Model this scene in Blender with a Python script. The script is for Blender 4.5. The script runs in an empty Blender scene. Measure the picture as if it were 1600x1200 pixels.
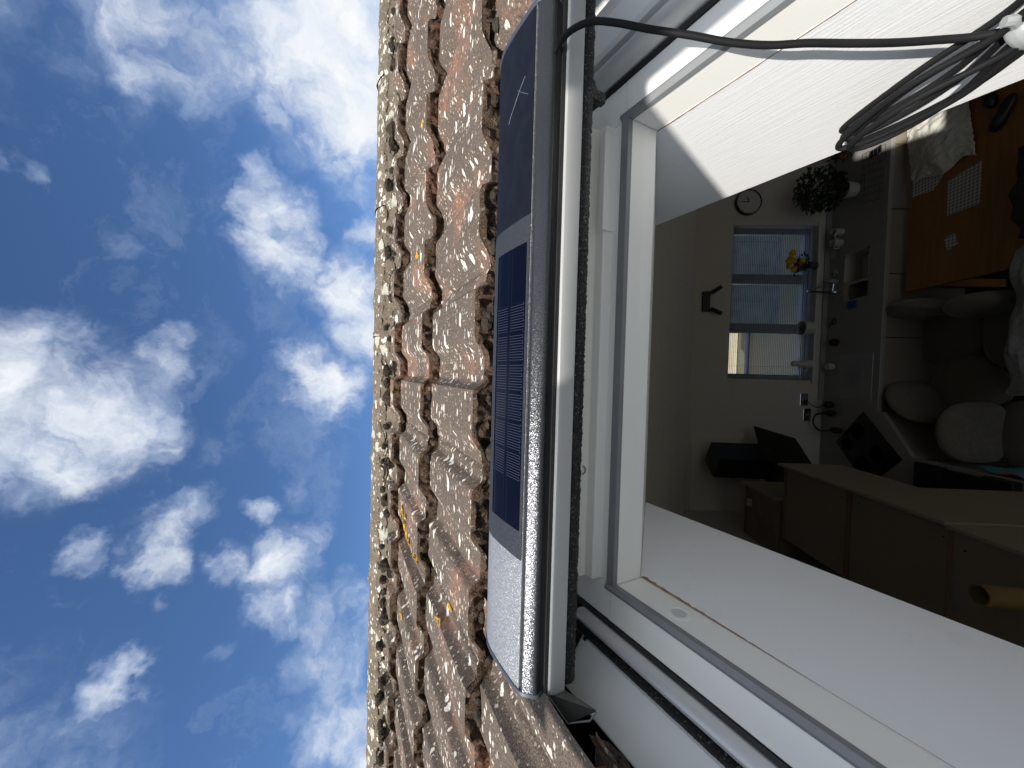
import bpy, math, random
import numpy as np
from mathutils import Vector, noise
random.seed(7)
SC = bpy.context.scene
COL = SC.collection
# ------------------------------------------------------------------ camera
CA, SA = math.cos(math.radians(31.8)), math.sin(math.radians(31.8))
def R(x, y, z):                       # roof frame (across, up the slope, normal) -> world
    return (x, y*CA - z*SA, y*SA + z*CA)
cam = bpy.data.cameras.new('camera'); camo = bpy.data.objects.new('camera', cam); COL.objects.link(camo)
cam.sensor_width = 36.0; cam.lens = 13.6125; cam.clip_start = 0.01; cam.clip_end = 500
up, rt, fw = Vector((-0.027, -0.049, 0.998)), Vector((0.999, 0.024, 0.028)), Vector((-0.026, 0.998, 0.049))
fw.normalize(); rt = (rt - fw*rt.dot(fw)).normalized(); up = rt.cross(fw)
from mathutils import Matrix
mx, my, mz = -up, rt, -fw
camo.matrix_world = Matrix(((mx.x, my.x, mz.x, 0), (mx.y, my.y, mz.y, 0), (mx.z, my.z, mz.z, 0), (0, 0, 0, 1)))
SC.camera = camo
# ------------------------------------------------------------------ light
LR = Vector(R(.49, .32, -1.0)).normalized()      # direction the sunlight travels
sun = bpy.data.lights.new('sun', 'SUN'); suno = bpy.data.objects.new('sun', sun); COL.objects.link(suno)
sun.energy = 2.75; sun.angle = math.radians(0.53); sun.color = (1.0, .95, .87)
suno.rotation_euler = LR.to_track_quat('-Z', 'Y').to_euler()
SC.view_settings.view_transform = 'Standard'; SC.view_settings.look = 'None'
SC.view_settings.exposure = 1.2; SC.view_settings.gamma = 1
# ------------------------------------------------------------------ world with clouds
W = bpy.data.worlds.new('World'); SC.world = W; W.use_nodes = True
nt = W.node_tree; N = nt.nodes; L = nt.links; N.clear()
def nd(t, **k):
    n = N.new(t)
    for a, b in k.items(): setattr(n, a, b)
    return n
sky = nd('ShaderNodeTexSky', sky_type='NISHITA'); sky.sun_disc = False
sky.sun_elevation = math.asin(-LR.z); sky.sun_rotation = math.atan2(-LR.x, -LR.y)
sky.altitude = 100; sky.air_density = 1.0; sky.dust_density = .25; sky.ozone_density = 2.2
tc = nd('ShaderNodeTexCoord')
def noise3(scale, detail, rough, vec=None, dist=0.0):
    n = nd('ShaderNodeTexNoise'); n.inputs['Scale'].default_value = scale; n.inputs['Detail'].default_value = detail
    n.inputs['Roughness'].default_value = rough; n.inputs['Distortion'].default_value = dist
    L.new(vec if vec is not None else tc.outputs['Generated'], n.inputs['Vector']); return n
def vmath(op, a, b):
    n = nd('ShaderNodeVectorMath', operation=op)
    for i, v in enumerate((a, b)):
        if isinstance(v, (tuple, list)): n.inputs[i].default_value = v
        else: L.new(v, n.inputs[i])
    return n
def smath(op, a, b=None, clamp=False):
    n = nd('ShaderNodeMath', operation=op); n.use_clamp = clamp
    for i, v in enumerate((a, b)):
        if v is None: continue
        if isinstance(v, (int, float)): n.inputs[i].default_value = v
        else: L.new(v, n.inputs[i])
    return n.outputs[0]
w1 = noise3(4.5, 5, .6); w2 = noise3(17, 6, .65)
d1 = vmath('MULTIPLY', vmath('SUBTRACT', w1.outputs['Color'], (.5, .5, .5)).outputs[0], (.20, .20, .20))
d2 = vmath('MULTIPLY', vmath('SUBTRACT', w2.outputs['Color'], (.5, .5, .5)).outputs[0], (.05, .05, .05))
P = vmath('ADD', vmath('ADD', tc.outputs['Generated'], d1.outputs[0]).outputs[0], d2.outputs[0])
P = vmath('ADD', P.outputs[0], (0.0, 0.0, 0.0))
BL = [(-0.079,0.592,0.802,0.107,1),(-0.093,0.642,0.761,0.076,1),(0.003,0.573,0.819,0.057,0.9),(-0.175,0.601,0.78,0.052,0.95),(-0.049,0.677,0.734,0.061,0.75),(-0.001,0.703,0.711,0.048,0.6),(-0.122,0.695,0.709,0.047,0.85),(0.062,0.717,0.694,0.027,0.45),(0.547,0.611,0.572,0.112,0.75),(0.477,0.598,0.644,0.042,0.75),(0.507,0.652,0.564,0.065,0.65),(0.568,0.661,0.491,0.103,0.8),(0.487,0.701,0.52,0.046,0.5),(0.602,0.703,0.378,0.14,1.25),(0.543,0.766,0.345,0.12,1.25),(0.499,0.775,0.388,0.052,1),(0.616,0.668,0.417,0.066,1.0),(0.469,0.727,0.501,0.03,0.8),(0.481,0.555,0.678,0.046,0.35),(0.313,0.79,0.528,0.051,0.95),(0.241,0.814,0.529,0.053,1),(0.367,0.767,0.527,0.032,0.7),(0.207,0.84,0.502,0.046,0.6),(-0.035,0.879,0.476,0.068,1),(0.023,0.859,0.511,0.049,0.95),(-0.095,0.892,0.443,0.041,0.9),(0.176,0.889,0.423,0.068,1.05),(0.089,0.912,0.401,0.071,1.05),(0.215,0.87,0.444,0.035,0.9),(-0.123,0.864,0.489,0.039,0.5),(0.293,0.882,0.369,0.042,0.9),(0.444,0.813,0.378,0.049,0.9),(0.392,0.845,0.363,0.039,0.7),(-0.31,0.684,0.66,0.044,0.75),(-0.284,0.715,0.638,0.039,0.75),(-0.357,0.654,0.667,0.035,0.75),(-0.418,0.622,0.662,0.02,0.6),(-0.253,0.738,0.625,0.034,0.55),(-0.393,0.712,0.582,0.033,0.65),(-0.298,0.784,0.545,0.027,0.75),(-0.518,0.556,0.65,0.029,0.8),(-0.497,0.581,0.645,0.021,0.75),(-0.546,0.52,0.657,0.018,0.65),(-0.324,0.604,0.728,0.025,0.65),(-0.395,0.579,0.714,0.021,0.35),(-0.453,0.559,0.695,0.025,0.35),(-0.414,0.761,0.5,0.059,0.95),(-0.463,0.732,0.5,0.047,0.85),(-0.364,0.803,0.472,0.044,0.5),(-0.509,0.749,0.424,0.052,0.75),(-0.579,0.688,0.437,0.047,0.6),(-0.579,0.726,0.371,0.05,0.7),(-0.503,0.79,0.351,0.056,0.75),(-0.651,0.666,0.363,0.05,0.75),(-0.657,0.69,0.303,0.046,0.9),(-0.65,0.637,0.415,0.033,0.55),(-0.698,0.66,0.277,0.029,1),(0.311,0.536,0.784,0.022,0.6),(-0.504,0.657,0.561,0.026,0.35),(0.219,0.643,0.734,0.037,0.3),(0.382,0.623,0.683,0.027,0.25),(0.055,0.764,0.643,0.047,0.25),(-0.168,0.762,0.626,0.053,0.35),(-0.234,0.831,0.505,0.046,0.4),(0.078,0.837,0.542,0.04,0.4)]
# unseen clouds added in the rest of the sky to brighten the shaded parts
rr = random.Random(3)
for az, el, r in ((200, 25, .38), (245, 30, .42), (285, 22, .40), (325, 28, .36), (225, 62, .36), (300, 60, .38), (170, 50, .25), (5, 55, .26), (355, 15, .22), (180, 12, .22), (262, 8, .3)):
    a, e = math.radians(az), math.radians(el)
    BL.append((math.cos(a)*math.cos(e), math.sin(a)*math.cos(e), math.sin(e), r*1.15, 1.15))
cov = None
for x, y, z, r, wt in BL:
    n = vmath('DISTANCE', P.outputs[0], (x, y, z)); m = nd('ShaderNodeMapRange'); m.interpolation_type = 'SMOOTHSTEP'
    L.new(n.outputs['Value'], m.inputs[0]); m.inputs[1].default_value = r*2.25; m.inputs[2].default_value = r*.1
    m.inputs[3].default_value = 0; m.inputs[4].default_value = wt
    cov = m.outputs[0] if cov is None else smath('MAXIMUM', cov, m.outputs[0])
fn = noise3(9, 9, .60, P.outputs[0], .5)
dens = smath('ADD', cov, smath('MULTIPLY', smath('SUBTRACT', fn.outputs[0], .5), 1.6))
dens = smath('MULTIPLY', dens, smath('MULTIPLY', cov, 3.0, True))
stq = None
stm = nd('ShaderNodeMapping'); stm.inputs['Rotation'].default_value = (.3, .2, .7); stm.inputs['Scale'].default_value = (1.0, 3.4, 2.4); L.new(P.outputs[0], stm.inputs[0])
veil = noise3(3.2, 9, .66, stm.outputs[0], .6); veil2 = noise3(1.6, 3, .5)
vd = nd('ShaderNodeMapRange'); L.new(smath('ADD', veil.outputs[0], smath('MULTIPLY', veil2.outputs[0], .5)), vd.inputs[0]); vd.inputs[1].default_value = .80; vd.inputs[2].default_value = 1.08; vd.inputs[4].default_value = .26
mr = nd('ShaderNodeMapRange'); mr.interpolation_type = 'SMOOTHSTEP'; L.new(dens, mr.inputs[0])
mr.inputs[1].default_value = .06; mr.inputs[2].default_value = 1.3; mr.inputs[3].default_value = 0; mr.inputs[4].default_value = 1
tot = smath('MAXIMUM', mr.outputs[0], vd.outputs[0])
cl = nd('ShaderNodeMix', data_type='RGBA')
cn = noise3(7, 7, .6, P.outputs[0]); cr = nd('ShaderNodeMapRange'); L.new(smath('ADD', smath('MULTIPLY', cn.outputs[0], .6), smath('MULTIPLY', mr.outputs[0], .45)), cr.inputs[0])
cr.inputs[1].default_value = .40; cr.inputs[2].default_value = .88
L.new(cr.outputs[0], cl.inputs[0]); cl.inputs[6].default_value = (.215, .265, .36, 1); cl.inputs[7].default_value = (.45, .455, .45, 1)
bg1 = nd('ShaderNodeBackground'); bg1.inputs[1].default_value = .0535
tint = nd('ShaderNodeMix', data_type='RGBA', blend_type='MULTIPLY'); tint.inputs[0].default_value = 1
L.new(sky.outputs[0], tint.inputs[6]); tint.inputs[7].default_value = (.70, .91, 1.16, 1)
L.new(tint.outputs[2], bg1.inputs[0])
bg2 = nd('ShaderNodeBackground'); bg2.inputs[1].default_value = 1.0; L.new(cl.outputs[2], bg2.inputs[0])
mx_ = nd('ShaderNodeMixShader'); L.new(tot, mx_.inputs[0]); L.new(bg1.outputs[0], mx_.inputs[1]); L.new(bg2.outputs[0], mx_.inputs[2])
wo = nd('ShaderNodeOutputWorld'); L.new(mx_.outputs[0], wo.inputs[0])

# ------------------------------------------------------------------ materials
def mat(name, c1, c2=None, rough=.5, metal=0, scale=20, bump=0, bscale=60, stretch=(1, 1, 1), spec=.5, detail=6, mixlo=.35, mixhi=.65, sheen=0, coat=0, bdist=.002):
    m = bpy.data.materials.new(name); m.use_nodes = True; t = m.node_tree; b = t.nodes['Principled BSDF']
    b.inputs['Base Color'].default_value = (*c1, 1); b.inputs['Roughness'].default_value = rough; b.inputs['Metallic'].default_value = metal
    b.inputs['Specular IOR Level'].default_value = spec; b.inputs['Coat Weight'].default_value = coat; b.inputs['Sheen Weight'].default_value = sheen
    co = t.nodes.new('ShaderNodeTexCoord'); mp = t.nodes.new('ShaderNodeMapping'); mp.inputs['Scale'].default_value = stretch
    t.links.new(co.outputs['Object'], mp.inputs['Vector'])
    if c2 is None: c2 = tuple(min(1, x*.93) for x in c1)
    n = t.nodes.new('ShaderNodeTexNoise'); n.inputs['Scale'].default_value = scale; n.inputs['Detail'].default_value = detail
    t.links.new(mp.outputs[0], n.inputs['Vector'])
    r = t.nodes.new('ShaderNodeMapRange'); r.inputs[1].default_value = mixlo; r.inputs[2].default_value = mixhi; t.links.new(n.outputs[0], r.inputs[0])
    x = t.nodes.new('ShaderNodeMix'); x.data_type = 'RGBA'; x.inputs[6].default_value = (*c1, 1); x.inputs[7].default_value = (*c2, 1)
    t.links.new(r.outputs[0], x.inputs[0]); t.links.new(x.outputs[2], b.inputs['Base Color'])
    if bump:
        n2 = t.nodes.new('ShaderNodeTexNoise'); n2.inputs['Scale'].default_value = bscale; n2.inputs['Detail'].default_value = 5
        t.links.new(mp.outputs[0], n2.inputs['Vector'])
        bp = t.nodes.new('ShaderNodeBump'); bp.inputs['Strength'].default_value = bump; bp.inputs['Distance'].default_value = bdist
        t.links.new(n2.outputs[0], bp.inputs['Height']); t.links.new(bp.outputs[0], b.inputs['Normal'])
    m['bsdf'] = b.name
    return m
def nodes_of(m): return m.node_tree, m.node_tree.nodes, m.node_tree.links

def tile_mat(name, butt=False, ridge=False):
    m = bpy.data.materials.new(name); m.use_nodes = True; t, n, l = nodes_of(m); b = n['Principled BSDF']
    co = n.new('ShaderNodeTexCoord').outputs['Object']
    def ns(scale, det=6, ro=.6, out=0, st=None):
        v = co
        if st:
            mp = n.new('ShaderNodeMapping'); mp.inputs['Scale'].default_value = st; l.new(co, mp.inputs[0]); v = mp.outputs[0]
        q = n.new('ShaderNodeTexNoise'); q.inputs['Scale'].default_value = scale; q.inputs['Detail'].default_value = det; q.inputs['Roughness'].default_value = ro
        l.new(v, q.inputs['Vector']); return q.outputs[out]
    def mr_(v, a, c, lo=0, hi=1):
        q = n.new('ShaderNodeMapRange'); l.new(v, q.inputs[0]); q.inputs[1].default_value = a; q.inputs[2].default_value = c; q.inputs[3].default_value = lo; q.inputs[4].default_value = hi; return q.outputs[0]
    def mix(f, a, c):
        q = n.new('ShaderNodeMix'); q.data_type = 'RGBA'
        for i, v in ((0, f), (6, a), (7, c)):
            if isinstance(v, tuple): q.inputs[i].default_value = (*v, 1)
            elif isinstance(v, (int, float)): q.inputs[i].default_value = v
            else: l.new(v, q.inputs[i])
        return q.outputs[2]
    def mul(a, c):
        q = n.new('ShaderNodeMath'); q.operation = 'MULTIPLY'
        for i, v in enumerate((a, c)):
            if isinstance(v, (int, float)): q.inputs[i].default_value = v
            else: l.new(v, q.inputs[i])
        return q.outputs[0]
    if butt: base = mix(mr_(ns(9), .35, .65), (.055, .033, .022), (.10, .062, .042))
    elif ridge: base = mix(mr_(ns(14), .35, .65), (.075, .06, .04), (.165, .135, .095))
    else: base = mix(mr_(ns(7), .35, .65), (.058, .042, .034), (.086, .062, .050))
    # sandy granules
    base = mix(mr_(ns(420, 2), .35, .75), base, (.19, .158, .13) if not butt else (.19, .13, .09))
    base = mix(mul(mr_(ns(300, 3), .58, .40), .0), base, (.03, .02, .015))
    # rust-coloured worn patches
    if not ridge: base = mix(mul(mr_(ns(6.5, 5), .53, .68), mr_(ns(160, 3), .42, .55, .05, .95)), base, (.30, .145, .092))
    # white crusty lichen spots, stretched on
    def spots(scale, thr, warp, keep, st):
        w = n.new('ShaderNodeVectorMath'); w.operation = 'MULTIPLY_ADD'; l.new(ns(45, 4, .7, 1), w.inputs[0]); w.inputs[1].default_value = (warp,)*3; l.new(co, w.inputs[2])
        mp = n.new('ShaderNodeMapping'); mp.inputs['Scale'].default_value = st; l.new(w.outputs[0], mp.inputs[0])
        v = n.new('ShaderNodeTexVoronoi'); v.inputs['Scale'].default_value = scale; l.new(mp.outputs[0], v.inputs['Vector'])
        sz = n.new('ShaderNodeSeparateColor'); l.new(v.outputs['Color'], sz.inputs[0])
        th = n.new('ShaderNodeMapRange'); l.new(sz.outputs[0], th.inputs[0]); th.inputs[1].default_value = 1-keep; th.inputs[2].default_value = 1; th.inputs[3].default_value = 0; th.inputs[4].default_value = thr
        s = n.new('ShaderNodeMath'); s.operation = 'SUBTRACT'; l.new(th.outputs[0], s.inputs[0]); l.new(v.outputs['Distance'], s.inputs[1])
        return mr_(s.outputs[0], 0, .05)
    wh = (.66, .64, .58)
    if not butt:
        base = mix(spots(100, .48, .010, .38, (.55, 1, 1)), base, (.55, .51, .44))
        base = mix(spots(56, .50, .018, .27, (.48, 1, 1)), base, wh)
        base = mix(mul(spots(160, .5, .006, .45, (1, 1, 1)), mr_(ns(12), .4, .6, .2, 1)), base, (.50, .45, .38))
        if ridge:
            base = mix(spots(24, .62, .03, .4, (1, 1, 1)), base, (.42, .41, .35))
            base = mix(mr_(ns(26, 6, .7), .60, .66), base, (.035, .03, .024))
        # yellow lichen
        base = mix(mul(mr_(ns(5.3, 3, .6), .72, .74), mr_(ns(60, 5, .7), .40, .52)), base, (.62, .36, .05))
    else:
        base = mix(mr_(ns(55, 5, .75), .50, .62), base, (.016, .011, .008))
        base = mix(mul(mr_(ns(80, 4), .60, .68), .6), base, (.34, .30, .24))
    base = mix(mul(mr_(ns(35, 6, .7), .60, .72), .6), base, (.03, .024, .02))
    l.new(base, b.inputs['Base Color']); b.inputs['Roughness'].default_value = .93; b.inputs['Specular IOR Level'].default_value = .2
    bp = n.new('ShaderNodeBump'); bp.inputs['Strength'].default_value = .9 if not butt else 1; bp.inputs['Distance'].default_value = .0022 if not butt else .009
    h = n.new('ShaderNodeMath'); h.operation = 'ADD'; l.new(ns(330, 4, .7), h.inputs[0]); l.new(mul(ns(70, 5, .7), 1.6), h.inputs[1])
    l.new(h.outputs[0], bp.inputs['Height']); l.new(bp.outputs[0], b.inputs['Normal'])
    return m
M_tile = tile_mat('roof_tile_face'); M_butt = tile_mat('roof_tile_edge', butt=True); M_ridge = tile_mat('ridge_tile_face', ridge=True)
M_mortar = mat('bedding_mortar', (.15, .135, .105), (.03, .024, .018), .95, bump=1, bscale=70, scale=38, bdist=.006)
def flake_mat(name, c, metal, rough, flake, fs=900):
    m = mat(name, c, tuple(x*1.15 for x in c), rough, metal, scale=8)
    t, n, l = nodes_of(m); b = n['Principled BSDF']
    co = n.new('ShaderNodeTexCoord').outputs['Object']
    v = n.new('ShaderNodeTexVoronoi'); v.inputs['Scale'].default_value = fs; l.new(co, v.inputs['Vector'])
    g = n.new('ShaderNodeNewGeometry')
    s = n.new('ShaderNodeVectorMath'); s.operation = 'SUBTRACT'; l.new(v.outputs['Color'], s.inputs[0]); s.inputs[1].default_value = (.5, .5, .5)
    a = n.new('ShaderNodeVectorMath'); a.operation = 'MULTIPLY_ADD'; l.new(s.outputs[0], a.inputs[0]); a.inputs[1].default_value = (flake,)*3; l.new(g.outputs['Normal'], a.inputs[2])
    nm = n.new('ShaderNodeVectorMath'); nm.operation = 'NORMALIZE'; l.new(a.outputs[0], nm.inputs[0]); l.new(nm.outputs[0], b.inputs['Normal'])
    return m
M_casing = flake_mat('casing_paint_lit_tone', (.30, .31, .33), .6, .45, 1.0, 1700)  # same paint as the fascia, base lightened for the sunlit top
M_fascia = flake_mat('casing_paint_dim_tone', (.055, .057, .064), .8, .29, .32, 1500)  # same paint as the top shell, base darkened for the dim front edge
M_insert = flake_mat('insert_frame_metal', (.028, .031, .038), .3, .55, .5, 900)
M_navy = mat('dark_blue_surface', (.0055, .0070, .0125), (.008, .010, .017), .62, .0, spec=.08, scale=40, bump=.15, bscale=500, bdist=.0003)
M_cap = mat('end_cap_plastic', (.05, .058, .08), None, .45, .2, bump=.2, bscale=600, bdist=.0003)
M_dark = mat('black_rubber', (.012, .012, .013), (.02, .02, .021), .6, bump=.4, bscale=300)
M_gask = mat('grey_gasket', (.20, .21, .22), (.22, .23, .24), .45)
M_alu = mat('light_grey_aluminium', (.44, .445, .445), (.42, .425, .425), .42, .2, scale=3, bump=.05, bscale=800, bdist=.0002)
M_alu2 = mat('grey_cover_metal', (.85, .85, .84), (.82, .82, .81), .45, .0, scale=3, bump=.05, bscale=500, bdist=.0003)
M_upvc = mat('white_lacquer', (.87, .86, .82), (.85, .84, .80), .33, scale=4, bump=.05, bscale=90, bdist=.0006)
M_rail = mat('satin_rail', (.60, .605, .61), (.57, .575, .58), .34, .3, scale=5)
M_flash = mat('flashing_grey', (.10, .105, .10), (.15, .155, .145), .4, .5)
M_cable = mat('black_cable_sheath', (.008, .0082, .009), (.011, .0112, .012), .62, bump=.2, bscale=400, bdist=.0003, spec=.15)
M_tie = mat('cloudy_nylon', (.40, .42, .41), (.36, .38, .38), .3, spec=.5)
M_tie.node_tree.nodes['Principled BSDF'].inputs['Transmission Weight'].default_value = .25
M_wood = mat('raw_wood_edge', (.26, .15, .09), (.42, .27, .17), .8, scale=60)
M_under = mat('undercut_shade_black', (.012, .013, .016), None, .5, .2)  # black stands for the shade in the fascia's undercut
M_ivory = mat('ivory_plastic', (.66, .65, .60))
# foam, its glints painted as pale specks in the base colour
M_foam = mat('open_cell_foam', (.006, .006, .007), (.02, .02, .02), .35, scale=500, bump=1, bscale=420, bdist=.004)
_t, _n, _l = nodes_of(M_foam)
_v = _n.new('ShaderNodeTexVoronoi'); _v.inputs['Scale'].default_value = 700; _c = _n.new('ShaderNodeTexCoord'); _l.new(_c.outputs['Object'], _v.inputs['Vector'])
_s = _n.new('ShaderNodeSeparateColor'); _l.new(_v.outputs['Color'], _s.inputs[0]); _r = _n.new('ShaderNodeMapRange'); _l.new(_s.outputs[0], _r.inputs[0]); _r.inputs[1].default_value = .94; _r.inputs[2].default_value = .97
_x = _n.new('ShaderNodeMix'); _x.data_type = 'RGBA'; _x.inputs[6].default_value = (.006, .006, .007, 1); _x.inputs[7].default_value = (.16, .165, .17, 1)
_l.new(_r.outputs[0], _x.inputs[0]); _l.new(_x.outputs[2], _n['Principled BSDF'].inputs['Base Color'])
# brushed gloss paint on the reveal boards (strokes run along the slope)
def reveal_mat(st=.55, smu=.16):
    m = mat('brushed_white_paint', (.80, .80, .77), (.77, .77, .74), .5, scale=6)
    t, n, l = nodes_of(m); b = n['Principled BSDF']
    co = n.new('ShaderNodeTexCoord'); rot = n.new('ShaderNodeMapping'); rot.vector_type = 'TEXTURE'; rot.inputs['Rotation'].default_value = (math.radians(31.8), 0, 0)
    l.new(co.outputs['Object'], rot.inputs[0])
    mp = n.new('ShaderNodeMapping'); mp.inputs['Scale'].default_value = (30, 14, 330); l.new(rot.outputs[0], mp.inputs[0])
    w = n.new('ShaderNodeTexNoise'); w.inputs['Scale'].default_value = 1; w.inputs['Detail'].default_value = 5; w.inputs['Distortion'].default_value = .25; l.new(mp.outputs[0], w.inputs['Vector'])
    w2_ = n.new('ShaderNodeTexNoise'); w2_.inputs['Scale'].default_value = 420; l.new(co.outputs['Object'], w2_.inputs['Vector'])
    ad = n.new('ShaderNodeMath'); ad.operation = 'MULTIPLY_ADD'; l.new(w2_.outputs[0], ad.inputs[0]); ad.inputs[1].default_value = .25; l.new(w.outputs[0], ad.inputs[2])
    bp = n.new('ShaderNodeBump'); bp.inputs['Strength'].default_value = st; bp.inputs['Distance'].default_value = .0011
    l.new(ad.outputs[0], bp.inputs['Height']); l.new(bp.outputs[0], b.inputs['Normal'])
    # smudges
    q = n.new('ShaderNodeTexNoise'); q.inputs['Scale'].default_value = 9; q.inputs['Detail'].default_value = 7; q.inputs['Roughness'].default_value = .65; l.new(rot.outputs[0], q.inputs['Vector'])
    r = n.new('ShaderNodeMapRange'); l.new(q.outputs[0], r.inputs[0]); r.inputs[1].default_value = .60; r.inputs[2].default_value = .74; r.inputs[4].default_value = smu
    x = n.new('ShaderNodeMix'); x.data_type = 'RGBA'; x.inputs[6].default_value = (.84, .85, .86, 1); x.inputs[7].default_value = (.45, .45, .44, 1)
    l.new(r.outputs[0], x.inputs[0]); l.new(x.outputs[2], b.inputs['Base Color'])
    return m
M_reveal = reveal_mat(.5, .10); M_reveal2 = reveal_mat(.10, .22)
# photovoltaic cells: fine printed grid
def pv_mat():
    m = bpy.data.materials.new('photovoltaic_cells'); m.use_nodes = True; t, n, l = nodes_of(m); b = n['Principled BSDF']
    uv = n.new('ShaderNodeUVMap'); uv.uv_map = 'UVMap'; s = n.new('ShaderNodeSeparateXYZ'); l.new(uv.outputs[0], s.inputs[0])
    def M(op, a, c=None):
        q = n.new('ShaderNodeMath'); q.operation = op
        for i, v in enumerate((a, c)):
            if v is None: continue
            if isinstance(v, (int, float)): q.inputs[i].default_value = v
            else: l.new(v, q.inputs[i])
        return q.outputs[0]
    u, v = s.outputs[0], s.outputs[1]       # u 0..1 left to right (across), v 0..1 front to back
    fing = M('LESS_THAN', M('FRACT', M('MULTIPLY', u, 104)), .20)
    inu = M('MULTIPLY', M('GREATER_THAN', u, .16), M('LESS_THAN', u, .80))
    inv = M('MULTIPLY', M('GREATER_THAN', v, .05), M('LESS_THAN', v, .95))
    mid = M('GREATER_THAN', M('ABSOLUTE', M('SUBTRACT', v, .52)), .045)
    cell = M('MULTIPLY', M('GREATER_THAN', M('FRACT', M('MULTIPLY', M('SUBTRACT', u, .16), 9.4)), .10), 1.0)
    fingm = M('MULTIPLY', M('MULTIPLY', fing, inu), M('MULTIPLY', M('MULTIPLY', inv, mid), cell))
    edge = M('MULTIPLY', M('MULTIPLY', M('LESS_THAN', M('FRACT', M('MULTIPLY', u, 52)), .35), inu), M('MULTIPLY', inv, M('GREATER_THAN', M('ABSOLUTE', M('SUBTRACT', v, .5)), .435)))
    bus = M('MULTIPLY', M('LESS_THAN', M('ABSOLUTE', M('SUBTRACT', M('ABSOLUTE', M('SUBTRACT', v, .5)), .055)), .008), M('GREATER_THAN', u, .0))
    x1 = n.new('ShaderNodeMix'); x1.data_type = 'RGBA'; x1.inputs[6].default_value = (.002, .003, .009, 1); x1.inputs[7].default_value = (.032, .038, .056, 1); l.new(fingm, x1.inputs[0])
    x2 = n.new('ShaderNodeMix'); x2.data_type = 'RGBA'; x2.inputs[7].default_value = (.06, .066, .085, 1); l.new(M('MULTIPLY', edge, .45), x2.inputs[0]); l.new(x1.outputs[2], x2.inputs[6])
    x3 = n.new('ShaderNodeMix'); x3.data_type = 'RGBA'; x3.inputs[7].default_value = (.006, .008, .017, 1); l.new(bus, x3.inputs[0]); l.new(x2.outputs[2], x3.inputs[6])
    l.new(x3.outputs[2], b.inputs['Base Color']); b.inputs['Roughness'].default_value = .22; b.inputs['Specular IOR Level'].default_value = .05
    return m
M_pv = pv_mat()

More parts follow.
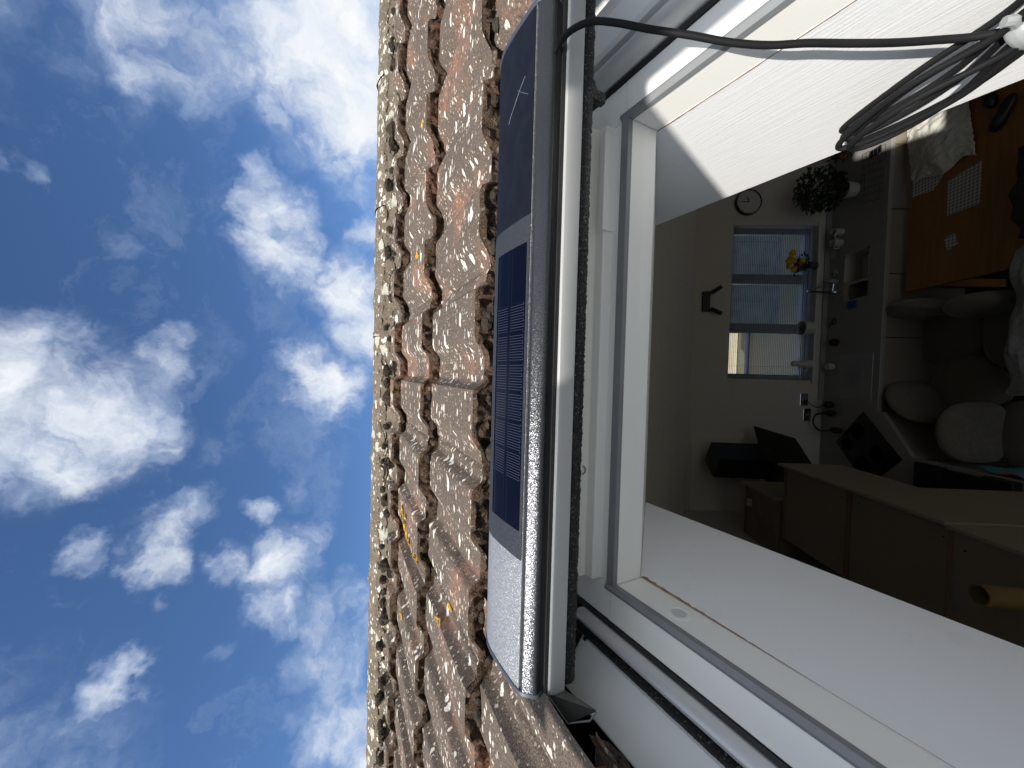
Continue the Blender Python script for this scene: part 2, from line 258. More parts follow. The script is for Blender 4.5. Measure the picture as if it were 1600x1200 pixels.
# ------------------------------------------------------------------ mesh helpers
class MB:
    def __init__(s): s.v = []; s.f = []; s.m = []
    def add(s, vs, fs, mi=0):
        o = len(s.v); s.v += [tuple(v) for v in vs]; s.f += [tuple(i+o for i in f) for f in fs]; s.m += [mi]*len(fs); return s
    def box(s, a, b, T=None, mi=0):
        (x0, y0, z0), (x1, y1, z1) = a, b
        vs = [(x0, y0, z0), (x1, y0, z0), (x1, y1, z0), (x0, y1, z0), (x0, y0, z1), (x1, y0, z1), (x1, y1, z1), (x0, y1, z1)]
        if T: vs = [T(*v) for v in vs]
        return s.add(vs, [(0, 3, 2, 1), (4, 5, 6, 7), (0, 1, 5, 4), (1, 2, 6, 5), (2, 3, 7, 6), (3, 0, 4, 7)], mi)
    def prism(s, prof, fa, a, b, n=1, cap=True, mi=0):      # prof: list of 2D points; fa(t,p)->xyz
        k = len(prof); vs = []
        for i in range(n+1):
            t = a+(b-a)*i/n; vs += [fa(t, p) for p in prof]
        fs = [(i*k+j, i*k+(j+1) % k, (i+1)*k+(j+1) % k, (i+1)*k+j) for i in range(n) for j in range(k)]
        if cap: fs += [tuple(range(k-1, -1, -1)), tuple(n*k+j for j in range(k))]
        return s.add(vs, fs, mi)
    def tube(s, pts, r, seg=10, cap=True, closed=False, mi=0):
        P_ = [Vector(p) for p in pts]; n = len(P_); rs = r if isinstance(r, (list, tuple)) else [r]*n
        vs = []; up_ = None
        for i, p in enumerate(P_):
            if closed: d = P_[(i+1) % n]-P_[i-1]
            else: d = P_[min(i+1, n-1)]-P_[max(i-1, 0)]
            d.normalize()
            if up_ is None: up_ = d.orthogonal().normalized()
            else: up_ = (up_-d*up_.dot(d)).normalized()
            sd = d.cross(up_)
            for j in range(seg):
                a = 2*math.pi*j/seg; vs.append(p+(up_*math.cos(a)+sd*math.sin(a))*rs[i])
        m_ = n if closed else n-1
        fs = [(i*seg+j, i*seg+(j+1) % seg, ((i+1) % n)*seg+(j+1) % seg, ((i+1) % n)*seg+j) for i in range(m_) for j in range(seg)]
        if cap and not closed: fs += [tuple(range(seg-1, -1, -1)), tuple((n-1)*seg+j for j in range(seg))]
        return s.add(vs, fs, mi)
    def lathe(s, prof, c, seg=24, ax=None, mi=0):           # prof: (r,h) up the axis
        c = Vector(c); az = Vector(ax or (0, 0, 1)).normalized(); ux = az.orthogonal().normalized(); uy = az.cross(ux)
        vs = []
        for r_, h in prof:
            for j in range(seg):
                a = 2*math.pi*j/seg; vs.append(c+az*h+(ux*math.cos(a)+uy*math.sin(a))*r_)
        k = len(prof)
        fs = [(i*seg+j, i*seg+(j+1) % seg, (i+1)*seg+(j+1) % seg, (i+1)*seg+j) for i in range(k-1) for j in range(seg)]
        fs += [tuple(range(seg-1, -1, -1)), tuple((k-1)*seg+j for j in range(seg))]
        return s.add(vs, fs, mi)
    def ell(s, c, r, seg=16, ring=9, p=1.0, T=None, mi=0):  # p<1 -> boxier
        vs = []
        sg = lambda v: math.copysign(abs(v)**p, v)
        for i in range(ring+1):
            th = math.pi*i/ring
            for j in range(seg):
                a = 2*math.pi*j/seg
                q = Vector((r[0]*sg(math.sin(th))*sg(math.cos(a)), r[1]*sg(math.sin(th))*sg(math.sin(a)), r[2]*sg(math.cos(th))))
                if T: q = T(q)
                vs.append(q+Vector(c))
        fs = [(i*seg+j, (i+1)*seg+j, (i+1)*seg+(j+1) % seg, i*seg+(j+1) % seg) for i in range(ring) for j in range(seg)]
        return s.add(vs, fs, mi)
    def grid(s, nu, nv, fn, mi=0, closed=False):
        vs = [fn(i/nu, j/nv) for i in range(nu+1) for j in range(nv+1)]
        fs = [(i*(nv+1)+j, (i+1)*(nv+1)+j, (i+1)*(nv+1)+j+1, i*(nv+1)+j+1) for i in range(nu) for j in range(nv)]
        return s.add(vs, fs, mi)
    def build(s, name, mats, parent=None, smooth=False, bevel=0, solid=0, sub=0, angle=35):
        me = bpy.data.meshes.new(name); off = Vector(parent_loc(parent)) if parent is not None else None
        vs = s.v if off is None else [tuple(Vector(v)-off) for v in s.v]
        if off is None:
            c = np.array(s.v); o = (float((c[:, 0].min()+c[:, 0].max())/2), float((c[:, 1].min()+c[:, 1].max())/2), float(c[:, 2].min()))
            vs = [(v[0]-o[0], v[1]-o[1], v[2]-o[2]) for v in s.v]
        me.from_pydata(vs, [], s.f); me.update()
        if not isinstance(mats, (list, tuple)): mats = [mats]
        for m in mats: me.materials.append(m)
        if len(mats) > 1: me.polygons.foreach_set('material_index', s.m)
        ob = bpy.data.objects.new(name, me); COL.objects.link(ob)
        if parent is not None: ob.parent = parent
        else: ob.location = o
        if smooth:
            me.polygons.foreach_set('use_smooth', [True]*len(me.polygons))
            try: me.set_sharp_from_angle(angle=math.radians(angle))
            except Exception: pass
        if solid: q = ob.modifiers.new('thick', 'SOLIDIFY'); q.thickness = solid; q.offset = 0
        if bevel: q = ob.modifiers.new('bevel', 'BEVEL'); q.width = bevel; q.segments = 2; q.limit_method = 'ANGLE'; q.angle_limit = math.radians(40)
        if sub: q = ob.modifiers.new('sub', 'SUBSURF'); q.levels = sub; q.render_levels = sub
        return ob
def parent_loc(p):
    v = Vector((0, 0, 0))
    while p is not None: v += p.location; p = p.parent
    return v
def thing(name, label, cat, loc, group=None):
    o = bpy.data.objects.new(name, None); COL.objects.link(o); o.location = loc; o.empty_display_size = .05
    return tag(o, label, cat, group)
def tag(o, label, cat, group=None):
    o['label'] = label; o['category'] = cat
    if group: o['group'] = group
    return o
def struct(o, label=None):
    o['kind'] = 'structure'
    if label: o['label'] = label
    return o
RB = lambda a, b, mi=0, mb=None: (mb or MB()).box(a, b, R, mi)      # box in roof frame
def xprism(prof, x0, x1, n=1): return MB().prism(prof, lambda t, p: R(t, p[0], p[1]), x0, x1, n)      # profile (Y,Z), extruded across
def yprism(prof, y0, y1, n=1): return MB().prism(prof, lambda t, p: R(p[0], t, p[1]), y0, y1, n)      # profile (X,Z), extruded up-slope
def ctr(y): return y

# ================================================================== TILED ROOF
TH = -.285; GA = .325; TW = .35; XJ = -.166
def prof(x):                                             # double roll section of one tile
    u = ((x-XJ)/(TW/2)) % 1.0
    def sm(a, b, t): t = min(1, max(0, (t-a)/(b-a))); return t*t*(3-2*t)
    return .0205*(sm(.10, .32, u)-sm(.77, .86, u))
roof = thing('tiled_roof', 'weathered brown concrete tiled roof with white lichen rising to the ridge', 'roof', R(0, 1.0, -.30))
mb = MB()
DX = .0075
def tile_course(mb, y0, xa, xb, seed, fine=True):
    nx = int((xb-xa)/DX); rng = random.Random(seed); nb = 7
    cols = []
    jx = {}
    for i in range(nx+1):
        x = xa+(xb-xa)*i/nx; k = math.floor((x-XJ)/TW)
        if k not in jx: jx[k] = (rng.uniform(-.003, .003), rng.uniform(-.005, .005))
        dz, dy = jx[k]; u = ((x-XJ) % TW); gap = min(u, TW-u)
        hz = TH+prof(x)+dz; notch = -.006 if gap < .0045 else 0
        col = []
        wob = noise.noise(Vector((x*9, y0*5, 1)))*.005+noise.noise(Vector((x*45, y0*5, 3)))*.003
        for j in range(nb):                              # butt face, bottom to top, rough
            t = j/(nb-1); nzv = noise.noise(Vector((x*60, y0*3+j*.33, 7)))*.006+noise.noise(Vector((x*150, y0+j*.7, 9)))*.0035
            edge = .004 if j == nb-1 else 0
            pit = -.010 if 0 < notch or (u < .06 and .1 < t < .6 and noise.noise(Vector((x*40, y0, 4))) > -.25) else 0
            col.append(R(x, y0+dy+wob*.6+edge+(nzv*2.1-pit*1.6 if j < nb-1 else nzv*.3)+(.006 if notch else 0), hz-.036+t*.034+(notch if t > .6 else 0)))
        for j in range(1, 10):
            t = j/9; z = hz-t*.030+notch*(1 if t < .98 else 0)+noise.noise(Vector((x*22, (y0+t)*22, 2)))*.0012+noise.noise(Vector((x*90, t*30+y0, 5)))*.0006
            col.append(R(x, y0+dy+wob*.6*(1-t)+.006+t*(GA+.02), z))
        cols.append(col)
    k = len(cols[0]); vs = [v for c in cols for v in c]
    for i in range(nx):
        for j in range(k-1):
            mb_f.append((len(mb.v)+i*k+j, len(mb.v)+(i+1)*k+j, len(mb.v)+(i+1)*k+j+1, len(mb.v)+i*k+j+1)); mb_m.append(1 if j < nb-1 else 0)
    # close the two cut ends
    mb.v += vs
mb_f, mb_m = [], []
Y1 = .615
courses = [Y1+GA*i for i in range(-5, 3)]
for i, y0 in enumerate(courses):
    if y0 > .50 or y0 < -.45:
        tile_course(mb, y0, -2.5, 2.5, i)
    else:
        tile_course(mb, y0, -2.5, -.400+.012*math.sin(i*2.3), i); tile_course(mb, y0, .56 if y0 < .2 else .50, 2.5, i+50)
mb.f = mb_f; mb.m = mb_m
mb.build('tile_slope', [M_tile, M_butt], roof, smooth=True, angle=50)
# ragged broken tile edge and mortar next to the window gutter
def ragged(u, v):
    y = -.40+u*.72; x = -.440+v*.046+.007*noise.noise(Vector((y*35, 0, 5)))+.006*noise.noise(Vector((y*9, 3, 1)))
    return R(x-.002, y, TH-.050+.050*v**1.3+.003*noise.noise(Vector((y*60, v*9, 2))))
MB().grid(220, 8, ragged).build('cut_tile_edge', M_butt, roof, smooth=True)
# ridge
RY, RZ, RR = 1.470, -.375, .135
mb = MB(); mo = MB()
def ridge_piece(x0, x1, seed):
    def fn(u, v):
        x = x0+(x1-x0)*u; a = math.radians(-46+v*270)
        r_ = RR+.004*noise.noise(Vector((x*14, a*3, seed)))+.0025*noise.noise(Vector((x*60, a*9, seed)))+(.004 if u < .04 else 0)
        y = RY-r_*math.cos(a); z = RZ+r_*math.sin(a)
        return R(x, y, z)
    mb.grid(60, 26, fn)
x = -2.6; k = 0
off_j = [-.33+.45*i for i in range(-6, 8)]
for i in range(len(off_j)-1): ridge_piece(off_j[i]+.0012, off_j[i+1]-.0008, i)
mb.build('ridge_tiles', M_ridge, roof, smooth=True, angle=60)
def bed(u, v):
    x = -2.5+5*u; a = v
    lump = .012*noise.noise(Vector((x*16, a*3, 3)))+.010*noise.noise(Vector((x*45, a*6, 8)))
    y = 1.338+.03*a+lump*1.3-.016*(1-a); z = TH-.016+.055*a+prof(x)*(.5)*(1-a)+lump*.6
    return R(x, y, z)
MB().grid(620, 10, bed).build('mortar_bedding', M_ridge, roof, smooth=True)
M_moss = mat('dark_moss', (.016, .012, .008), (.05, .038, .024), 1, bump=1, bscale=200, scale=90, bdist=.006)
mb = MB()
rr = random.Random(5)
for _ in range(95):
    x = rr.uniform(-1.6, 1.6); q = rr.uniform(.006, .017)*(1.5 if rr.random() < .15 else 1); p = R(x, 1.335+rr.uniform(-.012, .018), TH+.012+rr.uniform(-.008, .02))
    mb.ell(p, (q*rr.uniform(.8, 1.6), q, q*.8), 9, 6, T=lambda v: v*(1+.4*noise.noise(v*160)))
for _ in range(46):                                       # moss tufts along the tile edges
    y0 = rr.choice(courses[5:7]); x = rr.uniform(-1.3, 1.3); q = rr.uniform(.004, .010)
    mb.ell(R(x, y0-.004, TH+prof(x)-.026+rr.uniform(-.004, .012)), (q*1.6, q, q), 8, 5, T=lambda v: v*(1+.4*noise.noise(v*200)))
mo_ = mb.build('moss', M_moss, roof, smooth=True)
# yellow lichen rosettes
M_yel = mat('orange_lichen', (.50, .27, .02), (.62, .38, .06), .95, bump=1, bscale=260, scale=150, bdist=.004)
mb = MB()
for (x, y, s_) in [(-.43, 1.15, .030), (-.49, 1.08, .040), (-.46, 1.12, .018), (-.405, 1.19, .009), (-.52, .80, .008), (-.56, .82, .011), (.305, 1.02, .010), (.62, .98, .008), (-.74, 1.16, .012), (-.07, 1.27, .006)]:
    for _ in range(14):
        a = rr.uniform(0, 6.28); q = rr.random()**.5*s_; px_, py_ = x+math.cos(a)*q*.8, y+math.sin(a)*q*1.7
        if py_ > 1.32: continue
        t = ((py_-Y1) % GA)/(GA+.02)
        mb.ell(R(px_, py_, TH+prof(px_)-t*.030+.0005), (s_*.33, s_*.42, .0028), 9, 5, T=lambda v: v*(1+.5*noise.noise(v*300+Vector((x*9, 0, 0)))))
mb.build('yellow_lichen', M_yel, roof, smooth=True)
# far slope and the roof's underside structure
MB().grid(1, 1, lambda u, v: (-2.5+5*u, 1.36+v*3.6, .50-v*3.6*.62)).build('far_slope', M_tile, roof, solid=.03)
mb = MB(); RB((-2.5, -1.6, -.49), (-.52, .62, -.46), mb=mb); RB((.60, -1.6, -.49), (2.5, .62, -.46), mb=mb); RB((-2.5, .62, -.40), (2.5, 1.40, -.37), mb=mb); RB((-.52, -1.6, -.49), (.60, -.32, -.46), mb=mb)
mb.build('roofing_felt', mat('black_felt', (.02, .02, .02)), roof)

# ================================================================== ROOF WINDOW
win = thing('roof_window', 'white framed roof window opening with grey cover profiles set into the brown tiles', 'roof window', R(.032, -.2, -.45))
# head member, stepped (Y,Z)
head = [(.434, -.487), (.434, -.434), (.4455, -.4275), (.462, -.4275), (.4635, -.411), (.479, -.409), (.481, -.372), (.497, -.370), (.499, -.33), (.54, -.33), (.54, -.487)]
xprism(head, -.322, .386).build('frame_head', M_upvc, win, bevel=.0015)
g = MB().prism([(.4325, -.434), (.4325, -.4255), (.4455, -.4245), (.447, -.4285), (.4345, -.4345)], lambda t, p: R(t, *p), -.3225, .3865)
g.build('head_gasket', M_gask, win)
for sgn, xi, nm in ((-1, -.322, 'left'), (1, .386, 'right')):
    s = sgn
    side = [(xi, -.487), (xi, -.432), (xi+s*.006, -.424), (xi+s*.048, -.418), (xi+s*.050, -.45), (xi+s*.10, -.46), (xi+s*.10, -.487)]
    yprism(side, -.26, .4335).build('frame_side', M_upvc, win, bevel=.0015)
    # corner block continuing behind the casing
    mb = MB(); mb.prism([(xi+s*.0005, -.487), (xi+s*.0005, -.4275), (xi+s*.048, -.4185), (xi+s*.048, -.487)], lambda t, p: R(p[0], t, p[1]), .4340, .54)
    mb.build('frame_corner', M_upvc, win, bevel=.0012)
    yprism([(xi-s*.0015, -.4345), (xi-s*.0015, -.4265), (xi+s*.004, -.4215), (xi+s*.008, -.4225), (xi+s*.007, -.4275)], -.26, .447).build('side_gasket', M_gask, win)
    # black channel, guide rail, second channel, cover
    yprism([(xi+s*.049, -.50), (xi+s*.049, -.4170), (xi+s*.053, -.4130), (xi+s*.057, -.4170), (xi+s*.057, -.50)], -.30, .50).build('rail_seal', M_dark, win)
    rz = .012 if s > 0 else 0
    ra = [(xi+s*(.054+.0185*i/10), -.408+rz+.0125*math.sin(math.pi*(.12+.88*i/10))+.004*i/10) for i in range(11)]
    rail_p = ra+[(xi+s*.0735, -.435), (xi+s*.057, -.435)]
    yprism(rail_p, -.30, .485).build('guide_rail', M_rail, win, smooth=True, bevel=.0006)
    yprism([(xi+s*.075, -.50), (xi+s*.075, -.417), (xi+s*.100, -.414), (xi+s*.100, -.50)], -.30, .50).build('channel_seal', M_dark, win)
    if s < 0:
        def pile(u, v):
            y = -.28+u*.75; a = v*math.pi; nn = noise.noise(Vector((y*700, v*9, 3)))*.0007+noise.noise(Vector((y*60, v*3, 3)))*.0004
            return R(-.4085-.0105*math.cos(a)*-1-nn, y, -.4105+.0075*math.sin(a)+nn)
        MB().grid(500, 6, pile).build('pile_seal', M_foam, win, smooth=True)
    cv = [(xi+s*.092, -.45), (xi+s*.0925, -.400), (xi+s*.096, -.3955), (xi+s*.143, -.3555), (xi+s*.146, -.358), (xi+s*.146, -.47)]
    if s > 0:
        cv = [(xi+.089, -.45), (xi+.0895, -.394), (xi+.093, -.388), (xi+.112, -.370), (xi+.130, -.366), (xi+.19, -.355), (xi+.19, -.47)]
    yprism(cv, -.30, .49 if s > 0 else .462).build('side_cover', M_alu2, win, bevel=.002)
    if s < 0:   # rounded top of the cover, curling up under the seal
        def curl(u, v):
            a = u*math.pi/2; xx = -.4165-.050*v
            zz = -.3965+.040*(-(xx+.418))/.047 if xx < -.418 else -.3965
            return R(xx, .462+.014*math.sin(a), zz-.002-.013*(1-math.cos(a)))
        MB().grid(8, 6, curl).build('cover_end', M_alu2, win, smooth=True, solid=.001)
RB((-.3215, -.26, -.487), (.3855, -.201, -.42), mb=None).build('frame_bottom', M_upvc, win, bevel=.002)  # unseen; set high up the slope to trim the sun patch below
# step in the right-hand corner: catch plate and fixing holes along the head
mb = MB(); RB((.225, .458, -.4285), (.372, .4705, -.4045), mb=mb)
mb.build('catch_plate', M_upvc, win, bevel=.0015)
for x, r_, y_ in ((-.150, .0058, .4815), (-.014, .004, .4835), (.082, .004, .4835)):
    mb = MB(); c = Vector(R(x, y_-.0005, -.397)); ax = Vector(R(0, -1, .35)).normalized()
    mb.lathe([(r_*1.35, -.004), (r_*1.35, .001), (r_*.9, .0012), (r_*.9, -.002)], c, 20, ax=ax)
    mb.build('fixing_hole', mat('hole_grey', (.25, .25, .25)), win, smooth=True)
mb = MB()
for x0, x1 in ((-.30, -.17), (-.158, .0), (.012, .20), (.21, .36)):
    RB((x0, .4805, -.371), (x1, .4985, -.362)).build('head_clip', M_ivory, win, bevel=.001)
mb = MB(); c = Vector(R(-.3220, .343, -.4615)); ax = Vector((1, 0, 0))
mb.lathe([(.0165, -.004), (.0165, .0006), (.0135, .0010), (.0112, .0007), (.0105, -.0012), (.0100, -.005), (.002, -.005)], c, 28, ax=ax)
mb.build('cover_plug', M_upvc, win, smooth=True)
MB().lathe([(.0098, -.001), (.0098, .0004), (.001, .0004)], c, 24, ax=ax).build('plug_recess', mat('recess_grey', (.60, .61, .61), None, .5), win)
# ragged strip of raw timber showing where the board meets the frame
for s, xi in ((-1, -.322), (1, .386)):
    def strip(u, v):
        y = .434-u*.9
        wd = (.0065*max(0, 1-u*3.6)*(1+.9*noise.noise(Vector((y*130, 1, 0)))) if s < 0 else (.0008+.0012*max(0, 1-u*5))*(1+.8*noise.noise(Vector((y*90, 1, 0)))))+.0007
        return R(xi-s*.0009, y, -.4868-wd*v)
    MB().grid(160, 1, strip).build('timber_edge', M_wood, win)

# ================================================================== REVEAL BOARDS
rev = thing('window_reveal', 'white painted reveal boards lining the shaft below the roof window', 'window reveal', R(.032, 0, -.79))
for s, xi in ((-1, -.322), (1, .386)):
    mb = MB(); yp = [(.4345, -.487), (.697, -.79), (-.106, -.79), (-.20, -.487)]
    mb.prism(yp, lambda t, p: R(t, *p), xi-s*.0002, xi+s*.02)
    mb.build('side_board', M_reveal if s > 0 else M_reveal2, rev)
mb = MB(); mb.prism([(.4355, -.4875), (.455, -.4875), (.715, -.79), (.698, -.79)], lambda t, p: R(t, *p), -.321, .385)
mb.build('head_board', M_reveal, rev)
mb = MB(); mb.prism([(-.201, -.4875), (-.220, -.4875), (-.126, -.79), (-.107, -.79)], lambda t, p: R(t, *p), -.321, .385)
mb.build('bottom_board', M_reveal2, rev)  # unseen; placed to limit the sunlight reaching the table

# ================================================================== SOLAR SHUTTER CASING
case = thing('shutter_casing', 'dark metallic shutter box with built-in solar panel above the window', 'shutter casing', R(.025, .45, -.30))
XL, XR = -.394, .444
prf = [(.3905, -.2700), (.3885, -.2640), (.3900, -.2595), (.3990, -.2500), (.4050, -.2462), (.42, -.2450), (.455, -.2448), (.485, -.2462), (.502, -.2490), (.520, -.2555), (.538, -.268), (.545, -.285), (.545, -.300), (.40, -.288), (.394, -.276)]
# top shell and front fascia as two parts with a fine shadow gap
top = [(.4065, -.2462), (.42, -.2450), (.455, -.2448), (.485, -.2462), (.502, -.2490), (.520, -.2555), (.538, -.268), (.545, -.285), (.545, -.300), (.41, -.290)]
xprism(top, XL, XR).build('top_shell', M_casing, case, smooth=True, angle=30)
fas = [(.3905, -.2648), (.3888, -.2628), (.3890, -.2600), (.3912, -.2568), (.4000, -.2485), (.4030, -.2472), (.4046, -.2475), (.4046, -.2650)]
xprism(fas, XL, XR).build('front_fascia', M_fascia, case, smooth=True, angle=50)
xprism([(.3905, -.2649), (.4046, -.2651), (.4046, -.2785), (.3925, -.2785)], XL, XR).build('undercut_shade', M_under, case, smooth=True)  # undercut shade built as a black strip
xprism([(.4050, -.285), (.4050, -.2485), (.4067, -.2485), (.4067, -.285)], XL, XR).build('shadow_gap', M_dark, case)
def scale_prof(p, k, c=(.46, -.272)): return [(c[0]+(y-c[0])*k, c[1]+(z-c[1])*(k+.03)) for y, z in p]
for xa, xb in ((XL-.0065, XL+.0002), (XR-.0002, XR+.0065)):
    xprism(scale_prof(prf, 1.012), xa, xb).build('end_cap', M_cap, case, smooth=True, bevel=.0012, angle=30)
# insert frame, navy sheet, photovoltaic glass
def topz(y):
    pts = [(.4065, -.2462), (.42, -.2450), (.455, -.2448), (.485, -.2462), (.502, -.2490), (.520, -.2555)]
    return float(np.interp(y, [p[0] for p in pts], [p[1] for p in pts]))
def sheet(xa, xb, ya, yb, h, skew=0, n=10):
    def fn(u, v):
        y = ya+(yb-ya)*v; return R(xa+(xb-xa)*u+skew*0, y, topz(y)+h)
    return MB().grid(2, n, fn)
def ring(xo0, xo1, yo0, yo1, xi0, xi1, yi0, yi1, h):
    mb = MB()
    for a in ((xo0, xi0, yo0, yo1), (xi1, xo1, yo0, yo1), (xi0, xi1, yo0, yi0), (xi0, xi1, yi1, yo1)):
        b_ = sheet(*a, h); mb.add(b_.v, b_.f)
    return mb
sheet(.1955, XR-.001, .4072, .518, .0006).build('navy_sheet', M_navy, case, smooth=True)  # thin dark blue sheet over the right end of the shell
ring(-.232, .1950, .4072, .518, -.197, .163, .4125, .4935, .0012).build('insert_frame', M_insert, case, smooth=True)
MB().add([], []); ring(-.1985, .1645, .4110, .4950, -.1968, .1628, .4127, .4933, .0009).build('panel_seal', M_dark, case)
ob = sheet(-.197, .163, .4125, .4935, .0005, n=14).build('solar_panel', M_pv, case, smooth=True)
uvl = ob.data.uv_layers.new(name='UVMap')
inv = ob.data
for poly in inv.polygons:
    for li in poly.loop_indices:
        vi = inv.loops[li].vertex_index; uvl.data[li].uv = ((vi//15)/2, (vi % 15)/14)
mb = MB()     # thin bright scratches on the navy sheet
for (x0, y0, x1, y1) in ((.372, .428, .352, .452), (.352, .452, .335, .470), (.345, .420, .365, .446)):
    mb.tube([R(x0, y0, topz(y0)+.0007), R((x0+x1)/2, (y0+y1)/2+.001, topz((y0+y1)/2)+.0008), R(x1, y1, topz(y1)+.0007)], .00022, 5)
mb.build('scratches', mat('scratch', (.16, .18, .24)), case)
# aluminium front profile and foam strip under it
xprism([(.3835, -.3010), (.3845, -.2860), (.3862, -.2800), (.389, -.2785), (.43, -.2785), (.43, -.3010)], -.4005, .47).build('front_profile', M_alu, case, smooth=True, bevel=.0008, angle=40)
xprism([(.389, -.2790), (.389, -.2735), (.43, -.2735), (.43, -.2790)], -.398, .46).build('profile_seal', M_dark, case)
def foam(u, v):
    x = -.398+.868*u; nn = noise.noise(Vector((x*260, v*9, 1)))*.0012+noise.noise(Vector((x*90, v*4, 6)))*.0008
    a = v*math.pi*1.0
    wdt = 1+(.5 if .352 < x < .372 else 0)
    return R(x, .402-.0150*math.sin(a)*1.0+nn, -.3135+.0128*math.cos(a)*(1 if math.cos(a) > 0 else wdt)+nn)
MB().grid(700, 9, foam).build('foam_strip', M_foam, case, smooth=True)
xprism([(.400, -.3012), (.400, -.3262), (.43, -.3262), (.43, -.3012)], -.398, .47).build('foam_back', M_dark, case)
RB((.352, .392, -.345), (.366, .402, -.322)).build('foam_tab', M_foam, case, bevel=.002)
# folded flashing corner below the left end
fl = thing('gutter_flashing', 'small folded dark grey metal flashing corner below left end of the casing', 'flashing', R(-.42, .38, -.32))
mb = MB()
A, B_, C_, D_ = (-.4005, .392, -.2790), (-.432, .372, -.2985), (-.404, .345, -.3210), (-.4005, .386, -.3010)
mb.add([R(*A), R(*B_), R(*C_), R(*D_)], [(0, 1, 2, 3)]); mb.build('gutter_plate', M_flash, fl, solid=.0015)
mb = MB(); mb.tube([R(*A), R(*B_)], .0011, 6).tube([R(*B_), R(-.420, .352, -.316), R(*C_)], .0011, 6).tube([R(-.4165, .381, -.292), R(-.408, .366, -.304), R(*C_)], .0008, 6)
mb.build('folded_lip', M_alu, fl, smooth=True)

# ================================================================== CABLE
def smooth_path(P_, n=12):
    P_ = [Vector(p) for p in P_]; out = []
    for i in range(len(P_)-1):
        p0, p1, p2, p3 = P_[max(i-1, 0)], P_[i], P_[i+1], P_[min(i+2, len(P_)-1)]
        for k in range(n):
            t = k/n; out.append(.5*((2*p1)+(p2-p0)*t+(2*p0-5*p1+4*p2-p3)*t*t+(3*p1-p0-3*p2+p3)*t**3))
    return out+[P_[-1]]
cab = thing('black_cable', 'black cable hanging from the casing and tied in a coil', 'cable', R(.34, .2, -.5))
PTH = CABLE_PTS = [(.383, .392, -.262), (.386, .377, -.262), (.394, .366, -.270), (.399, .352, -.286), (.393, .334, -.307), (.380, .311, -.331), (.3675, .285, -.360), (.3555, .258, -.3965), (.350, .236, -.427), (.3465, .213, -.4525), (.3445, .189, -.4885), (.345, .167, -.525), (.344, .144, -.555), (.340, .120, -.577), (.334, .09, -.588), (.33, .06, -.59)]
MB().tube(smooth_path([R(*p) for p in PTH]), .0036, 14).build('cable_lead', M_cable, cab, smooth=True)
def loops():
    out = []
    import math as m
    A_ = Vector((.322, .243, -.640)); Bt = Vector((.334, .048, -.572))
    ctr_ = (A_+Bt)/2; ax = (Bt-A_)/2
    side_ = Vector((.0, .10, .14)).normalized()
    for k, (wd, ln, dx, ph, ofs) in enumerate([(.030, 1.05, .000, .0, -.004), (.024, .98, .010, .3, .004), (.035, 1.00, -.008, .1, .010), (.018, .93, .018, .2, .012), (.028, .90, -.014, .4, .003)]):
        loop = []
        for i in range(72):
            a = 2*m.pi*i/72
            c_ = m.cos(a); s_ = m.sin(a)
            p = ctr_+ax*(c_*ln)*(1 if c_ < 0 else 1.02)+side_*(s_*wd*.85*(1-.75*math.exp(-((c_-.52)/.42)**2))+ofs+.006*m.sin(2*a+ph*7))
            p = p+Vector((dx*.8+.007*m.sin(a+ph*5), 0, 0))
            loop.append(R(*p))
        out.append(loop)
    return out
mb = MB()
for lp in loops(): mb.tube(lp, .0036, 10, closed=True)
mb.build('cable_coil', M_cable, cab, smooth=True)
# translucent plastic tie round the neck of the coil
TC = Vector((.331, .094, -.590)); tdir = Vector((.10, -.95, .30)).normalized(); e1 = tdir.cross(Vector((1, 0, 0))).normalized(); e2 = tdir.cross(e1)
mb = MB()
def tie(u, v):
    a = 2*math.pi*u; b_ = 2*math.pi*v; rx, ry = .017, .011
    c_ = TC+e1*math.cos(a)*rx+e2*math.sin(a)*ry; rd = (e1*math.cos(a)+e2*math.sin(a)).normalized()
    return R(*(c_+rd*.0035*math.cos(b_)+tdir*.008*math.sin(b_)))
mb.grid(40, 12, tie)
tp = TC+e1*.026
mb.tube(smooth_path([R(*(TC+e1*.016)), R(*(TC+e1*.026+tdir*.004)), R(*(TC+e1*.034+tdir*.001))], 6), .0045, 8)
mb.build('plastic_tie', M_tie, cab, smooth=True)

# ================================================================== SHADE PANELS added unseen above and behind the camera to cast shadows
shade_rig = thing('shadow_panels', 'unseen panels and bars added above the camera to cast shadows on the window frame', 'shadow caster', R(-.4, -.5, .95))
mb = MB(); RB((-.264, -.66, .95), (.13, -.008, .97), mb=mb); RB((-.13, -.0079, .951), (.13, .08, .969), mb=mb); mb.build('shade_panel', M_upvc, shade_rig, bevel=.004)
mb = MB(); RB((-1.015, -.69, .95), (-.62, -.008, .97), mb=mb); RB((-1.05, -.0079, .951), (-1.003, .08, .969), mb=mb); mb.build('shade_panel', M_upvc, shade_rig, bevel=.004)
mb = MB(); RB((-.6199, -.70, .951), (.13, -.661, .969), mb=mb); mb.build('shade_bar_rear', M_upvc, shade_rig, bevel=.003); mb = MB(); RB((-.6199, -.046, .951), (-.2641, -.018, .969), mb=mb); mb.build('shade_bar_front', M_upvc, shade_rig, bevel=.003)
mb = MB(); mb.tube([R(-.41, -.28, -.40), R(-.70, -.60, .95)], .009, 8); mb.build('shade_panel_arm', M_alu, shade_rig, smooth=True); MB().tube([R(.47, -.28, -.40), R(.10, -.60, .95)], .009, 8).build('shade_panel_arm', M_alu, shade_rig, smooth=True)

